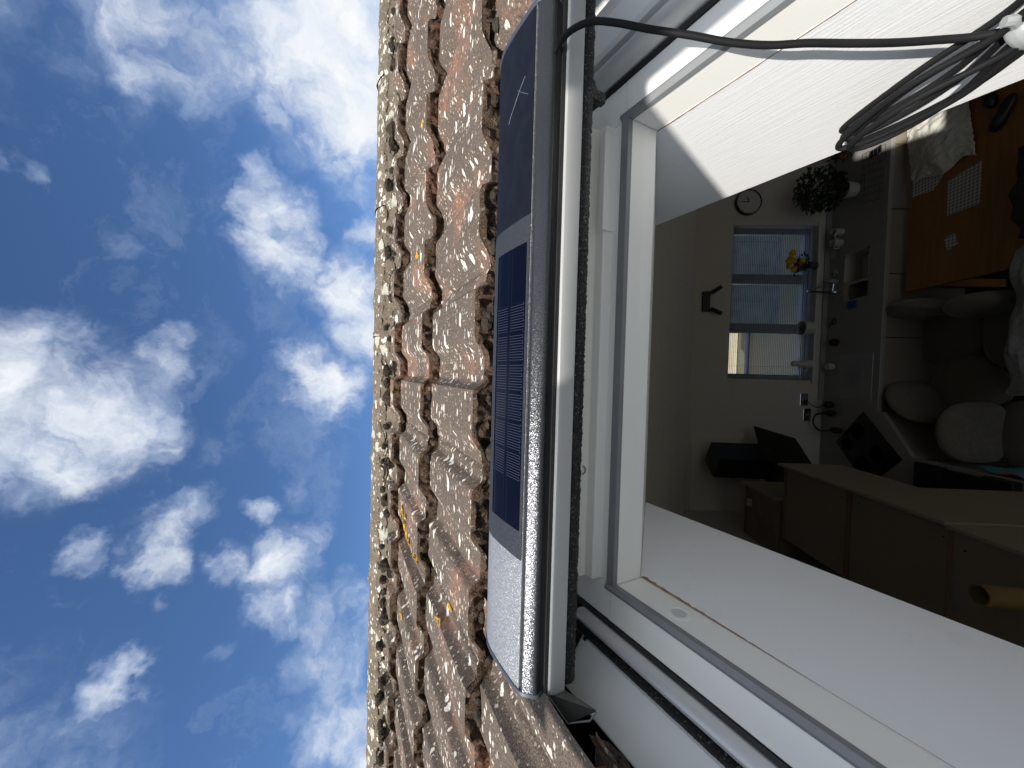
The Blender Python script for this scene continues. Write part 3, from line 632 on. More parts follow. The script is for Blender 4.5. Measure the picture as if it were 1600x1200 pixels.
# ================================================================== ROOM SHELL
FZ = -4.17
M_wall = mat('painted_wall', (.50, .47, .42), (.48, .45, .40), .9, bump=.15, bscale=300)
M_ceil = mat('white_ceiling', (.72, .71, .68), None, .9, bump=.1, bscale=300)
M_ceild = mat('wall_panel_paint', (.54, .51, .45), None, .9)
room = []
HX0, HX1, HZ0, HZ1 = .0135, 1.735, -3.13, -2.216
WY = 4.5
mb = MB()
mb.box((-1.5, WY, FZ), (HX0, WY+.22, -1.3)); mb.box((HX1, WY, FZ), (2.75, WY+.22, -1.3)); mb.box((HX0, WY, HZ1), (HX1, WY+.22, -1.3)); mb.box((HX0, WY, FZ), (HX1, WY+.22, HZ0))
tag(mb.build('kitchen_wall', M_wall), 'dim beige kitchen wall with window opening seen down through the roof opening', 'wall')
mb = MB(); mb.prism([(-2.2, FZ), (WY+.22, FZ), (WY+.22, -1.75), (1.45, .26), (-2.2, -2.0)], lambda t, p: (t, p[0], p[1]), -1.62, -1.5); tag(mb.build('side_wall', M_wall), 'side wall behind the tall beige cabinets', 'wall')
mb = MB(); mb.prism([(-2.2, FZ), (WY+.22, FZ), (WY+.22, -1.75), (1.45, .26), (-2.2, -2.0)], lambda t, p: (t, p[0], p[1]), 2.75, 2.87); tag(mb.build('side_wall', M_wall), 'kitchen side wall behind the pink flowers and picture frames', 'wall')
mb = MB(); mb.box((-1.62, -2.3, FZ), (-.6, -2.2, -2.0)); mb.box((1.7, -2.3, FZ), (2.87, -2.2, -2.0)); mb.box((-.6, -2.3, FZ+2.1), (1.7, -2.2, -1.93)); tag(mb.build('rear_wall', M_wall), 'unseen wall behind the viewer with a wide opening added to let skylight in', 'wall')  # opening made wide so skylight brightens the room
mb = MB(); mb.box((-1.5, WY-.006, -3.25), (-.61, WY-.0005, -1.85)); 
tag(mb.build('wall_panel', M_ceild), 'smooth pale wall panel behind the black cooker hood', 'wall panel')
mb = MB()
for a, b_ in (((-1.5, -1.7, -.81), (-.342, 1.35, -.79)), ((.406, -1.7, -.81), (2.75, 1.35, -.79)), ((-.342, .716, -.81), (.406, 1.35, -.79)), ((-.342, -1.7, -.81), (.406, -.125, -.79))): RB(a, b_, mb=mb)
cl_ = tag(mb.build('near_ceiling', M_ceil), 'sloping ceiling around the roof window shaft', 'ceiling')
mb = MB(); mb.add([(-1.5, 1.5, .05), (2.75, 1.5, .05), (2.75, 4.52, -1.822), (-1.5, 4.52, -1.822), (-1.5, 1.5, .10), (2.75, 1.5, .10), (2.75, 4.52, -1.772), (-1.5, 4.52, -1.772)],
    [(0, 3, 2, 1), (4, 5, 6, 7), (0, 1, 5, 4), (1, 2, 6, 5), (2, 3, 7, 6), (3, 0, 4, 7)])
tag(mb.build('sloping_ceiling', M_ceil), 'dim sloping white ceiling between roof window head and kitchen wall', 'ceiling')
M_floor = mat('floor_vinyl', (.035, .033, .03), (.05, .046, .04), .5)
struct(MB().box((-1.62, -2.3, FZ-.1), (2.87, WY+.22, FZ)).build('floor', M_floor))
struct(MB().grid(1, 1, lambda u, v: (-150+300*u, -150+300*v, FZ-.12)).build('ground', mat('garden_ground', (.10, .11, .06), (.14, .12, .08), .95, scale=1)))
# outside brick wall seen through the blinds
def brick_mat():
    m = bpy.data.materials.new('garden_brick'); m.use_nodes = True; t, n, l = nodes_of(m); b = n['Principled BSDF']
    co = n.new('ShaderNodeTexCoord'); mp = n.new('ShaderNodeMapping'); mp.inputs['Rotation'].default_value = (math.pi/2, 0, 0); l.new(co.outputs['Object'], mp.inputs[0])
    q = n.new('ShaderNodeTexBrick'); q.inputs['Color1'].default_value = (.50, .40, .27, 1); q.inputs['Color2'].default_value = (.60, .50, .34, 1); q.inputs['Mortar'].default_value = (.40, .37, .32, 1)
    q.inputs['Scale'].default_value = 1; q.inputs['Brick Width'].default_value = .225; q.inputs['Row Height'].default_value = .075; q.inputs['Mortar Size'].default_value = .006
    l.new(mp.outputs[0], q.inputs[0]); l.new(q.outputs[0], b.inputs['Base Color']); b.inputs['Roughness'].default_value = .9; return m
gw = MB(); gw.box((-3.5, 8.3, FZ-.1), (1.05, 8.5, -2.6)); tag(gw.build('garden_wall', brick_mat()), 'buff brick wall outside, seen through the kitchen blinds', 'wall')
sd = MB()  # dark fence added to keep this side of the outside view dim
for i in range(44): sd.box((.92+i*.1, 7.0-.006*(i%2), FZ-.1), (1.017+i*.1, 7.02, -2.7))
tag(sd.build('shade_fence', mat('shaded_fence', (.13, .135, .135), (.08, .085, .085), .8, scale=5)), 'dark grey board fence added outside as the shaded part of the view beside the brick wall', 'fence')
# ------------------------------------------------------------------ kitchen window with blind
M_frame = mat('window_frame_white', (.30, .30, .30), None, .4)
kw = thing('kitchen_window', 'three light kitchen window behind a venetian blind', 'window', (.87, WY+.13, HZ0))
mb = MB(); y0, y1 = WY+.12, WY+.18
mb.box((HX0, y0, HZ0), (HX0+.06, y1, HZ1)); mb.box((HX1-.06, y0, HZ0), (HX1, y1, HZ1)); mb.box((HX0+.06, y0, HZ0), (HX1-.06, y1, HZ0+.06)); mb.box((HX0+.06, y0, HZ1-.06), (HX1-.06, y1, HZ1))
mb.build('outer_frame', M_frame, kw, bevel=.003)
for cx in (.60, 1.165): MB().box((cx-.055, y0-.004, HZ0+.06), (cx+.055, y1-.003, HZ1-.06)).build('mullion', M_frame, kw, bevel=.003)
MB().box((HX0+.06, y0+.002, -2.52), (.545, y1-.006, -2.49)).build('transom', M_frame, kw, bevel=.002)
M_gl = bpy.data.materials.new('window_glass'); M_gl.use_nodes = True; _t, _n, _l = nodes_of(M_gl)
_tr = _n.new('ShaderNodeBsdfTransparent'); _tr.inputs[0].default_value = (.9, .94, .98, 1); _gs = _n.new('ShaderNodeBsdfGlossy'); _gs.inputs['Roughness'].default_value = .02; _ms = _n.new('ShaderNodeMixShader'); _ms.inputs[0].default_value = .06
_l.new(_tr.outputs[0], _ms.inputs[1]); _l.new(_gs.outputs[0], _ms.inputs[2]); _l.new(_ms.outputs[0], _n['Material Output'].inputs[0])
MB().box((HX0+.06, y0+.028, HZ0+.06), (HX1-.06, y0+.032, HZ1-.06)).build('glass', M_gl, kw)
bl = thing('venetian_blind', 'grey venetian blind with open slats covering the kitchen window', 'blind', (.87, WY+.05, HZ1))
mb = MB(); nsl = 45
for i in range(nsl):
    z = HZ1-.028-i*.0197
    mb.add([(HX0+.01, WY+.045, z+.0045), (HX1-.01, WY+.045, z+.0045), (HX1-.01, WY+.068, z-.0045), (HX0+.01, WY+.068, z-.0045)], [(0, 1, 2, 3)])
mb.build('slats', mat('blind_slat', (.24, .26, .29), None, .4), bl, solid=.0006)
mb = MB(); mb.box((HX0+.008, WY+.04, HZ1-.026), (HX1-.008, WY+.075, HZ1-.001)); mb.build('headrail', M_frame, bl)
for x in (.16, .87, 1.58): MB().tube([(x, WY+.044, HZ1-.03), (x, WY+.044, HZ1-.03-nsl*.0195)], .0012, 5).build('ladder_cord', M_frame, bl)
M_sill = mat('sill_white', (.50, .50, .49), None, .35)
MB().box((HX0-.03, WY-.03, HZ0-.03), (HX1+.03, WY+.119, HZ0+.006)).build('sill', M_sill, kw, bevel=.004)

# ------------------------------------------------------------------ worktop and cabinets
CZ = -3.26
M_top = mat('grey_worktop', (.27, .262, .25), (.245, .237, .226), .35, scale=120)
M_cab = mat('cream_cabinet', (.25, .215, .165), (.235, .20, .155), .5, scale=3)
M_cabd = mat('cabinet_panel', (.19, .155, .125), (.175, .145, .118), .6, scale=5)
M_plinth = mat('plinth_dark', (.02, .018, .016))
sx0, sx1, sy0, sy1 = .86, 1.345, 3.975, 4.275
kt = thing('kitchen_worktop', 'long grey worktop under the kitchen window with sink cut-out and angled corner', 'worktop', (.8, 4.15, CZ-.04))
mb = MB()
mb.box((-.26, 3.80, CZ-.04), (sx0, WY, CZ)); mb.box((sx1, 3.80, CZ-.04), (2.75, WY, CZ)); mb.box((sx0, 3.80, CZ-.04), (sx1, sy0, CZ)); mb.box((sx0, sy1, CZ-.04), (sx1, WY, CZ))
cornerP = [(-1.5, WY), (-.26, WY), (-.26, 3.80), (-.20, 3.80), (-.63, 3.44), (-.63, 3.24), (-1.5, 3.24)]
mb.prism([(-1.5, WY), (-.2601, WY), (-.2601, 3.75), (-.62, 3.45), (-.62, 2.66), (-1.5, 2.66)], lambda t, p: (p[0], p[1], t), CZ-.04, CZ)
mb.build('worktop_slab', M_top, kt, bevel=.003)
mb = MB(); mb.box((-.2, WY-.02, CZ), (2.75, WY-.0005, CZ+.05)); mb.build('upstand', M_top, kt)
bc = thing('base_cabinets', 'run of cream base cabinet fronts below the grey worktop', 'cabinet', (.9, 4.1, FZ))
for x0, x1 in ((-.26, .44), (.445, 1.04), (1.045, 1.64), (1.645, 2.24), (2.245, 2.745)):
    MB().box((x0, 3.84, FZ+.15), (x1-.004, 3.86, CZ-.045)).build('cabinet_door', M_cab, bc, bevel=.002)
MB().box((-.26, 3.862, FZ+.15), (2.745, 3.88, CZ-.045)).build('carcass', M_plinth, bc)
MB().box((-.26, 3.92, FZ), (2.745, 3.94, FZ+.15)).build('plinth', M_plinth, bc)
MB().add([(-.262, 3.79, FZ+.15), (-.635, 3.475, FZ+.15), (-.635, 3.475, CZ-.045), (-.262, 3.79, CZ-.045)], [(0, 1, 2, 3)]).build('corner_door', M_cab, bc, solid=.018)
MB().box((-.66, 2.67, FZ+.15), (-.64, 3.46, CZ-.045)).build('side_door', M_cab, bc, bevel=.002)
sink = thing('kitchen_sink', 'pale one and a half bowl sink sunk into the grey worktop', 'sink', (1.1, 4.12, CZ-.2))
M_sink = mat('sink_composite', (.40, .38, .33), None, .35)
def bowl(x0, x1, y0_, y1_, d, nm, mt):
    m_ = MB(); rr_ = .035
    def loop(ins, z):
        pts = []
        for cx, cy, a0 in ((x1-rr_, y1_-rr_, 0), (x0+rr_, y1_-rr_, 90), (x0+rr_, y0_+rr_, 180), (x1-rr_, y0_+rr_, 270)):
            for k in range(5):
                a = math.radians(a0+k*22.5); pts.append((cx+(rr_-ins)*math.cos(a), cy+(rr_-ins)*math.sin(a), z))
        return pts
    L_ = [loop(-.004, CZ+.001), loop(0, CZ-.002), loop(.004, CZ-.03), loop(.010, CZ-d), loop(.03, CZ-d-.008)]
    n_ = 20; vs = [v for q in L_ for v in q]
    fs = [(i*n_+j, i*n_+(j+1) % n_, (i+1)*n_+(j+1) % n_, (i+1)*n_+j) for i in range(4) for j in range(n_)]+[tuple(4*n_+j for j in range(n_))]
    m_.add(vs, fs); m_.build(nm, mt, sink, smooth=True, solid=.003)
bowl(1.04, 1.34, 3.98, 4.27, .17, 'main_bowl', M_sink); bowl(.865, 1.01, 3.98, 4.20, .13, 'half_bowl', mat('half_bowl_dark', (.10, .09, .085)))
mb = MB(); mb.box((1.012, 3.976, CZ-.035), (1.038, 4.274, CZ-.001)); mb.box((.86, 4.204, CZ-.035), (1.012, 4.274, CZ-.001)); mb.build('bowl_divider', M_sink, sink)
tap = thing('kitchen_tap', 'chrome kitchen tap with tall curved spout behind the sink', 'tap', (.965, 4.33, CZ))
M_chr = mat('chrome', (.55, .56, .58), None, .15, 1)
mb = MB(); mb.lathe([(.025, 0), (.025, .05), (.018, .06), (.016, .12)], (.965, 4.33, CZ), 16); mb.build('tap_body', M_chr, tap, smooth=True)
MB().tube(smooth_path([(.965, 4.33, CZ+.1), (.965, 4.33, CZ+.28), (.968, 4.30, CZ+.34), (.975, 4.22, CZ+.35), (.98, 4.17, CZ+.30)]), .011, 10).build('spout', M_chr, tap, smooth=True)
mb = MB(); mb.tube([(.975, 4.33, CZ+.07), (1.05, 4.31, CZ+.075)], .007, 8).tube([(1.05, 4.31, CZ+.075), (1.06, 4.30, CZ+.13)], .006, 8); mb.build('lever', M_chr, tap, smooth=True)
dr = thing('glass_drainer', 'ribbed clear glass draining board left of the sink on the worktop', 'draining board', (.02, 4.05, CZ))
M_dr = mat('drainer_glass', (.28, .30, .29), None, .15); mb = MB(); mb.box((-.16, 3.87, CZ), (.30, 4.28, CZ+.006)); mb.build('board', M_dr, dr, bevel=.002)
mb = MB()
for i in range(12): mb.box((-.04+i*.022, 3.99, CZ+.006), (-.034+i*.022, 4.16, CZ+.010))
mb.build('ribs', M_dr, dr)

M_pk = mat('pink_petals', (.36, .09, .10), None, .8); M_rd = mat('dark_red_petals', (.16, .02, .03), None, .8)
# small things: helper for lathed vessels
M_white = mat('white_ceramic', (.52, .51, .48), None, .3); M_blk = mat('matt_black', (.006, .006, .007), None, .5); M_blk2 = mat('gloss_black', (.004, .004, .005), None, .12)
def vessel(name, label, cat, prof_, c, m_, group=None, seg=24, extra=None):
    t_ = thing(name, label, cat, c, group); ob_ = MB().lathe(prof_, c, seg).build('vessel_body', m_, t_, smooth=True)
    return t_
mug = [(.03, 0), (.036, .004), (.038, .09), (.040, .095), (.035, .095), (.033, .012), (.005, .010)]
mg = vessel('white_mug', 'white mug nearest the potted plant, standing on the worktop', 'mug', mug, (1.60, 4.32, CZ), M_white, 'white mugs on the worktop')
MB().tube(smooth_path([(1.562, 4.32, CZ+.075), (1.535, 4.32, CZ+.07), (1.535, 4.32, CZ+.035), (1.563, 4.32, CZ+.025)], 5), .005, 7).build('mug_handle', M_white, mg, smooth=True)
mg = vessel('white_mug', 'white mug nearest the sink, with dark saucer beside it', 'mug', mug, (1.49, 4.33, CZ), M_white, 'white mugs on the worktop')
MB().tube(smooth_path([(1.452, 4.33, CZ+.075), (1.43, 4.33, CZ+.07), (1.43, 4.33, CZ+.035), (1.453, 4.33, CZ+.025)], 5), .005, 7).build('mug_handle', M_white, mg, smooth=True)
t_ = thing('soap_tray', 'small glass dish behind the sink with dark rim', 'dish', (1.40, 4.40, CZ)); MB().lathe([(.03, 0), (.055, .012), (.06, .014), (.05, .008), (.01, .006)], (1.39, 4.40, CZ), 20).build('dish_body', M_dr, t_, smooth=True)
t_ = thing('sink_plug', 'round grey rimmed sink strainer on the worktop behind the main bowl', 'sink strainer', (1.19, 4.39, CZ)); MB().lathe([(.035, 0), (.04, .008), (.036, .012), (.026, .006), (.012, .006), (.012, .014), (.002, .015)], (1.19, 4.39, CZ), 20).build('strainer_body', M_chr, t_, smooth=True)
t_ = thing('washing_brush', 'clear dish brush bottle standing beside the tap', 'dish brush', (1.08, 4.38, CZ)); mb = MB().lathe([(.028, 0), (.03, .05), (.02, .075), (.008, .085), (.008, .12), (.012, .125), (.002, .13)], (1.09, 4.38, CZ), 16); mb.build('bottle_body', M_dr, t_, smooth=True)
# vase with yellow roses
vs_ = thing('rose_vase', 'glass vase of yellow roses on the kitchen window sill', 'vase of flowers', (1.29, WY+.02, HZ0))
MB().lathe([(.035, 0), (.04, .004), (.034, .06), (.026, .11), (.036, .15), (.032, .15), (.022, .11), (.02, .01), (.002, .01)], (1.29, WY-.005, HZ0), 20).build('glass_vase', mat('smoky_glass', (.06, .07, .07), None, .1), vs_, smooth=True)
M_rose = mat('yellow_petals', (.55, .27, .02), (.68, .36, .03), .7, scale=80, bump=.6, bscale=120); M_leaf = mat('dark_green_leaves', (.018, .035, .012), (.03, .055, .02), .6, scale=40)
rg = random.Random(11); mbr = MB(); mbl = MB(); mbs = MB()
for k in range(13):
    a = rg.uniform(0, 6.28); q = rg.uniform(.0, .095); cz = HZ0+rg.uniform(.17, .32); c = Vector((1.33+math.cos(a)*q*1.1, WY-.03+math.sin(a)*q*.55, cz)); s_ = rg.uniform(.024, .034)
    mbr.ell(c, (s_, s_, s_*.9), 10, 7, T=lambda v: v*(1+.22*noise.noise(v*90)))
    for j in range(5):
        b_ = j*1.256+rg.random(); mbr.ell(c+Vector((math.cos(b_)*s_*.55, math.sin(b_)*s_*.55, rg.uniform(-.3, .2)*s_)), (s_*.6, s_*.6, s_*.75), 8, 5)
    mbs.tube([(1.29, WY-.005, HZ0+.1), tuple(c)], .0025, 5)
def leafq(mb_, c, d, w_, l_, up_=Vector((0, 0, 1))):
    d = d.normalized(); s_ = d.cross(up_)
    if s_.length < .1: s_ = d.orthogonal()
    s_.normalize(); n_ = s_.cross(d)
    mb_.add([c, c+d*l_*.5+s_*w_*.5-n_*w_*.1, c+d*l_, c+d*l_*.5-s_*w_*.5-n_*w_*.1], [(0, 1, 2, 3)])
for k in range(110):
    a = rg.uniform(0, 6.28); c = Vector((1.30+rg.gauss(0, .045), WY-.03+rg.gauss(0, .03), HZ0+rg.uniform(.12, .24)))
    leafq(mbl, c, Vector((math.cos(a), math.sin(a), rg.uniform(-.5, .6))), .03, .05)
mbr.build('roses', M_rose, vs_, smooth=True); mbl.build('leaves', M_leaf, vs_); mbs.build('stems', M_leaf, vs_)
# potted plant
pp = thing('potted_plant', 'bushy dark green pot plant in a white pot at right of the kitchen window', 'potted plant', (1.97, 4.2, CZ))
MB().lathe([(.05, 0), (.065, .01), (.085, .12), (.088, .13), (.08, .13), (.075, .11), (.005, .105)], (1.97, 4.17, CZ), 24).build('white_pot', M_white, pp, smooth=True)
mb = MB(); ms = MB()
for k in range(900):
    v = Vector((rg.gauss(0, 1), rg.gauss(0, 1), rg.gauss(0, 1))).normalized()*rg.uniform(.45, 1)**.5
    c = Vector((1.98+v.x*.21, 4.20+v.y*.16, CZ+.34+v.z*.24)); c.x += .03*math.sin(c.z*40)
    leafq(mb, c, Vector((v.x, v.y, rg.uniform(-.6, .5)))+Vector((rg.gauss(0, .5), rg.gauss(0, .5), 0)), rg.uniform(.022, .036), rg.uniform(.035, .055))
for k in range(26):
    a = rg.uniform(0, 6.28); q = rg.uniform(.05, .2); ms.tube([(1.97, 4.17, CZ+.1), (1.97+math.cos(a)*q*.6, 4.18+math.sin(a)*q*.5, CZ+.28), (1.98+math.cos(a)*q, 4.2+math.sin(a)*q*.7, CZ+rg.uniform(.3, .5))], .003, 5)
mb.build('foliage', M_leaf, pp); ms.build('stems', M_leaf, pp)
# wall clock
ck = thing('wall_clock', 'round wall clock with pale face and thin dark rim', 'clock', (1.975, WY-.03, -2.36))
cc = Vector((1.975, WY-.035, -2.352)); fy = (0, -1, 0)
MB().lathe([(.136, -.033), (.140, .0), (.138, .012), (.128, .012), (.127, .003), (.02, .002)], cc, 48, ax=fy).build('clock_rim', M_blk, ck, smooth=True)
MB().lathe([(.1265, .0), (.1265, .004), (.001, .0045)], cc, 48, ax=fy).build('clock_face', mat('clock_face', (.42, .42, .40), None, .5), ck)
mb = MB()
for k in range(12):
    a = k*math.pi/6; p0 = cc+Vector((math.sin(a)*.108, -.0060, math.cos(a)*.108)); p1 = cc+Vector((math.sin(a)*.118, -.0060, math.cos(a)*.118)); MB().tube([p0, p1], .0025, 5).build('hour_mark', M_blk, ck)
MB().tube([cc+Vector((0, -.008, 0)), cc+Vector((-.002, -.008, .085))], .004, 6).build('clock_hand', M_blk, ck)
MB().tube([cc+Vector((0, -.009, 0)), cc+Vector((.052, -.009, .022))], .0045, 6).build('clock_hand', M_blk, ck)
# wall spotlight
sp = thing('wall_spotlight', 'black twin headed spotlight bar on the wall above the window', 'spotlight', (.86, WY-.02, -1.98))
MB().box((.76, WY-.03, -1.985), (.985, WY-.001, -1.90)).build('mounting_bar', M_blk, sp, bevel=.004)
MB().tube([(.965, WY-.03, -1.99), (1.03, WY-.09, -2.075)], .022, 14).build('lamp_head', M_blk, sp, smooth=True)
MB().tube([(.79, WY-.03, -1.99), (.73, WY-.09, -2.085)], .022, 14).build('lamp_head', M_blk, sp, smooth=True)
# items on sill and worktop
vessel('white_planter', 'wide white bowl planter on the middle of the kitchen sill', 'planter', [(.05, 0), (.07, .01), (.082, .12), (.084, .13), (.076, .13), (.07, .04), (.005, .035)], (.60, WY+.0, HZ0), M_white)
jg = vessel('white_jug', 'white jug with domed lid at the left end of the sill', 'jug', [(.045, 0), (.05, .01), (.036, .14), (.028, .17), (.034, .19), (.026, .215), (.002, .22)], (.20, WY+.0, HZ0), M_white)
MB().tube(smooth_path([(.165, WY, HZ0+.14), (.125, WY, HZ0+.13), (.12, WY, HZ0+.06), (.158, WY, HZ0+.04)], 5), .006, 7).build('jug_handle', M_white, jg, smooth=True)
vessel('jam_jar', 'small pale candle jar beside the draining board', 'candle jar', [(.035, 0), (.037, .01), (.037, .055), (.03, .06), (.025, .05), (.005, .048)], (.17, 4.37, CZ), M_white)
vessel('dark_jar', 'small dark brown jar with pale lid behind the worktop drainer', 'jar', [(.038, 0), (.04, .006), (.04, .05), (.03, .06), (.002, .06)], (.43, 4.33, CZ), mat('brown_glass', (.02, .012, .01), None, .2))
t_ = thing('scrub_brush', 'dark green scrubbing brush lying behind the tap', 'brush', (.66, 4.36, CZ)); MB().ell((.66, 4.36, CZ+.018), (.045, .02, .018), 12, 7).build('brush_head', mat('brush_green', (.01, .03, .02)), t_, smooth=True); MB().tube([(.69, 4.36, CZ+.02), (.60, 4.42, CZ+.02)], .006, 6).build('brush_handle', M_blk, t_, smooth=True)
def crumple(c, sx, sy, h, seed, n=26, edge=None, amp=1):
    def fn(u, v):
        x = (u-.5)*2; y = (v-.5)*2; q = 1+.18*noise.noise(Vector((math.atan2(y, x)*1.5, seed, 0)))
        z = h*(max(0, 1-(x*x+y*y)*.5))**.7*(.6+.7*noise.noise(Vector((x*2+seed, y*2, 1))))+amp*h*.35*abs(noise.noise(Vector((x*5, y*3+x*2, seed))))
        return (c[0]+x*sx*q, c[1]+y*sy*q, c[2]+max(.003, z))
    return MB().grid(n, n, fn)
tag(crumple((.80, 4.14, CZ), .035, .055, .03, 3, 14).build('blue_cloth', mat('blue_cloth', (.03, .06, .30), None, .9), smooth=True, solid=.003), 'crumpled blue dishcloth left of the half bowl', 'cloth')
# sockets
for z, xx in ((-3.06, -.20), (-3.10, -.37)):
    so = thing('wall_socket', 'metal double wall socket with plug fitted, nearer the window' if xx > -.3 else 'metal wall socket behind the headphones', 'socket', (xx, WY-.01, z), 'wall sockets above the worktop')
    MB().box((xx-.07, WY-.010, z-.042), (xx+.07, WY-.001, z+.042)).build('socket_plate', M_chr, so, bevel=.003)
    MB().box((xx-.05, WY-.013, z-.02), (xx-.015, WY-.0105, z+.01)).build('rocker_switch', M_blk, so)
# headphones stand / small black gadget
hp = thing('black_headphones', 'black over-ear headphones lying on the worktop by the sockets', 'headphones', (-.42, 4.28, CZ))
MB().ell((-.33, 4.30, CZ+.05), (.035, .05, .05), 14, 8).build('ear_cup', M_blk, hp, smooth=True); MB().ell((-.50, 4.22, CZ+.05), (.035, .055, .055), 14, 8).build('ear_cup', M_blk, hp, smooth=True)
MB().tube(smooth_path([(-.33, 4.31, CZ+.09), (-.36, 4.40, CZ+.13), (-.45, 4.42, CZ+.14), (-.52, 4.36, CZ+.12), (-.51, 4.25, CZ+.09)], 6), .009, 8).build('headband', M_blk, hp, smooth=True)
sk = thing('black_speaker', 'small rounded black speaker beside the headphones with its lead plugged in', 'speaker', (-.26, 4.20, CZ)); MB().ell((-.24, 4.34, CZ+.045), (.04, .035, .045), 14, 9, p=.8).build('speaker_body', M_blk, sk, smooth=True)
MB().tube(smooth_path([(-.24, 4.36, CZ+.06), (-.28, 4.42, CZ+.12), (-.21, 4.48, CZ+.18)], 6), .004, 6).build('power_lead', M_blk, sk, smooth=True)
# hob set across the corner
hob = thing('black_hob', 'black glass hob set across the worktop corner', 'hob', (-.6, 3.9, CZ))
q = [(-.275, 3.95), (-.63, 4.27), (-.99, 3.86), (-.66, 3.53)]
MB().prism(q, lambda t, p: (p[0], p[1], t), CZ+.001, CZ+.007).build('glass_top', M_blk2, hob, bevel=.002)
mb = MB()
for (x, y, r_) in ((-.48, 4.0, .085), (-.62, 4.12, .065), (-.66, 3.78, .075), (-.80, 3.93, .09)): MB().lathe([(r_, 0), (r_, .0006), (r_-.003, .0006), (r_-.003, 0)], (x, y, CZ+.007), 32).build('cooking_zone', M_plinth, hob)
# cooker hood
hd = thing('cooker_hood', 'black angled cooker hood with square chimney duct on the kitchen wall', 'cooker hood', (-.86, 4.2, -2.6))
M_hood = mat('hood_black', (.006, .006, .007), (.008, .008, .009), .35)
import math as _m
def rot(x, y, cx=-.86, cy=4.2, a=-32): a = _m.radians(a); return (cx+x*_m.cos(a)-y*_m.sin(a), cy+x*_m.sin(a)+y*_m.cos(a))
def rbox(mb, x0, y0, z0, x1, y1, z1):
    vs = [(*rot(x, y), z) for z in (z0, z1) for x, y in ((x0, y0), (x1, y0), (x1, y1), (x0, y1))]
    mb.add(vs, [(0, 3, 2, 1), (4, 5, 6, 7), (0, 1, 5, 4), (1, 2, 6, 5), (2, 3, 7, 6), (3, 0, 4, 7)])
mb = MB(); rbox(mb, -.13, -.12, -2.50, .13, .14, -1.95); mb.build('chimney_duct', M_hood, hd, bevel=.003)
mb = MB(); rbox(mb, -.17, -.16, -2.66, .17, .14, -2.50); mb.build('motor_box', M_hood, hd, bevel=.003)
mb = MB(); vs = [(-.493, 4.30, -2.42), (-.56, 3.95, -2.62), (-.80, 3.66, -2.62), (-1.16, 3.72, -2.5), (-1.0, 4.02, -2.42)]
mb.add(vs, [(0, 1, 2, 4), (4, 2, 3)]); mb.build('angled_panel', M_blk2, hd, solid=.02)
MB().tube([(*rot(.18, -.052), -2.462), (*rot(.24, -.052), -2.462)], .004, 6).build('control_strip', M_chr, hd)
# wall cupboards, tall unit
tu = thing('tall_cabinet', 'tall beige cabinet nearest the viewer with panelled top and brown edging', 'tall cabinet', (-1.0, 2.3, FZ))
M_edge = mat('brown_edging', (.16, .095, .05), None, .6)
def carcass(par, x0, x1, y0_, y1_, z0, zt, ledge):
    m_ = MB(); m_.box((x1-.02, y0_, z0), (x1, y1_, zt)); m_.build('front_panel', M_cab, par, bevel=.002)
    m_ = MB(); m_.box((x0, y0_, z0), (x1-.022, y1_, zt-ledge)); m_.build('carcass_top', M_cabd, par, bevel=.002)
    MB().box((x0, y0_+.001, zt-ledge), (x1-.022, y0_+.018, zt-ledge+.012)).build('edge_strip', M_edge, par); MB().box((x0, y1_-.018, zt-ledge), (x1-.022, y1_-.001, zt-ledge+.012)).build('edge_strip', M_edge, par)
    for yy in (y0_+.07, y1_-.07):
        for xx in (x1-.10, x0+.10): MB().lathe([(.006, -.001), (.006, .001), (.001, .001)], (xx, yy, zt-ledge), 10).build('fixing_screw', M_plinth, par)
carcass(tu, -1.45, -.67, 1.99, 2.64, FZ+.1, -2.05, .07)
wc1 = thing('wall_cupboard', 'beige wall cupboard between the tall cabinet and the cooker hood', 'wall cupboard', (-1.0, 2.9, -2.57))
carcass(wc1, -1.30, -.675, 2.645, 3.29, -2.57, -2.053, .07)
wc2 = thing('wall_cupboard', 'smaller beige cupboard against the wall with loose thin cables on top', 'wall cupboard', (-1.2, 3.6, -2.57))
carcass(wc2, -1.48, -.98, 3.32, 3.86, -2.57, -2.06, .07)
tu2 = thing('tall_cabinet', 'plain beige tall cabinet end standing below the open shaft beside the cardboard tube', 'tall cabinet', (-1.0, 1.5, FZ))
carcass(tu2, -1.45, -.68, 1.30, 1.985, FZ+.1, -2.052, .02)
cbw = thing('loose_cables', 'thin brown cables and small white adaptor lying on the smaller cupboard', 'cables', (-1.2, 3.7, -2.12))
MB().tube(smooth_path([(-1.05, 3.8, -2.12), (-1.12, 3.72, -2.115), (-1.25, 3.66, -2.12), (-1.36, 3.56, -2.118), (-1.42, 3.50, -2.12)], 6), .004, 6).tube(smooth_path([(-1.10, 3.78, -2.118), (-1.22, 3.74, -2.11), (-1.33, 3.50, -2.12), (-1.25, 3.42, -2.118), (-1.17, 3.50, -2.118), (-1.26, 3.56, -2.115)], 6), .004, 6).build('cable_run', M_edge, cbw, smooth=True)
MB().box((-1.20, 3.76, -2.13), (-1.13, 3.80, -2.10)).build('adaptor', M_white, cbw, bevel=.003)
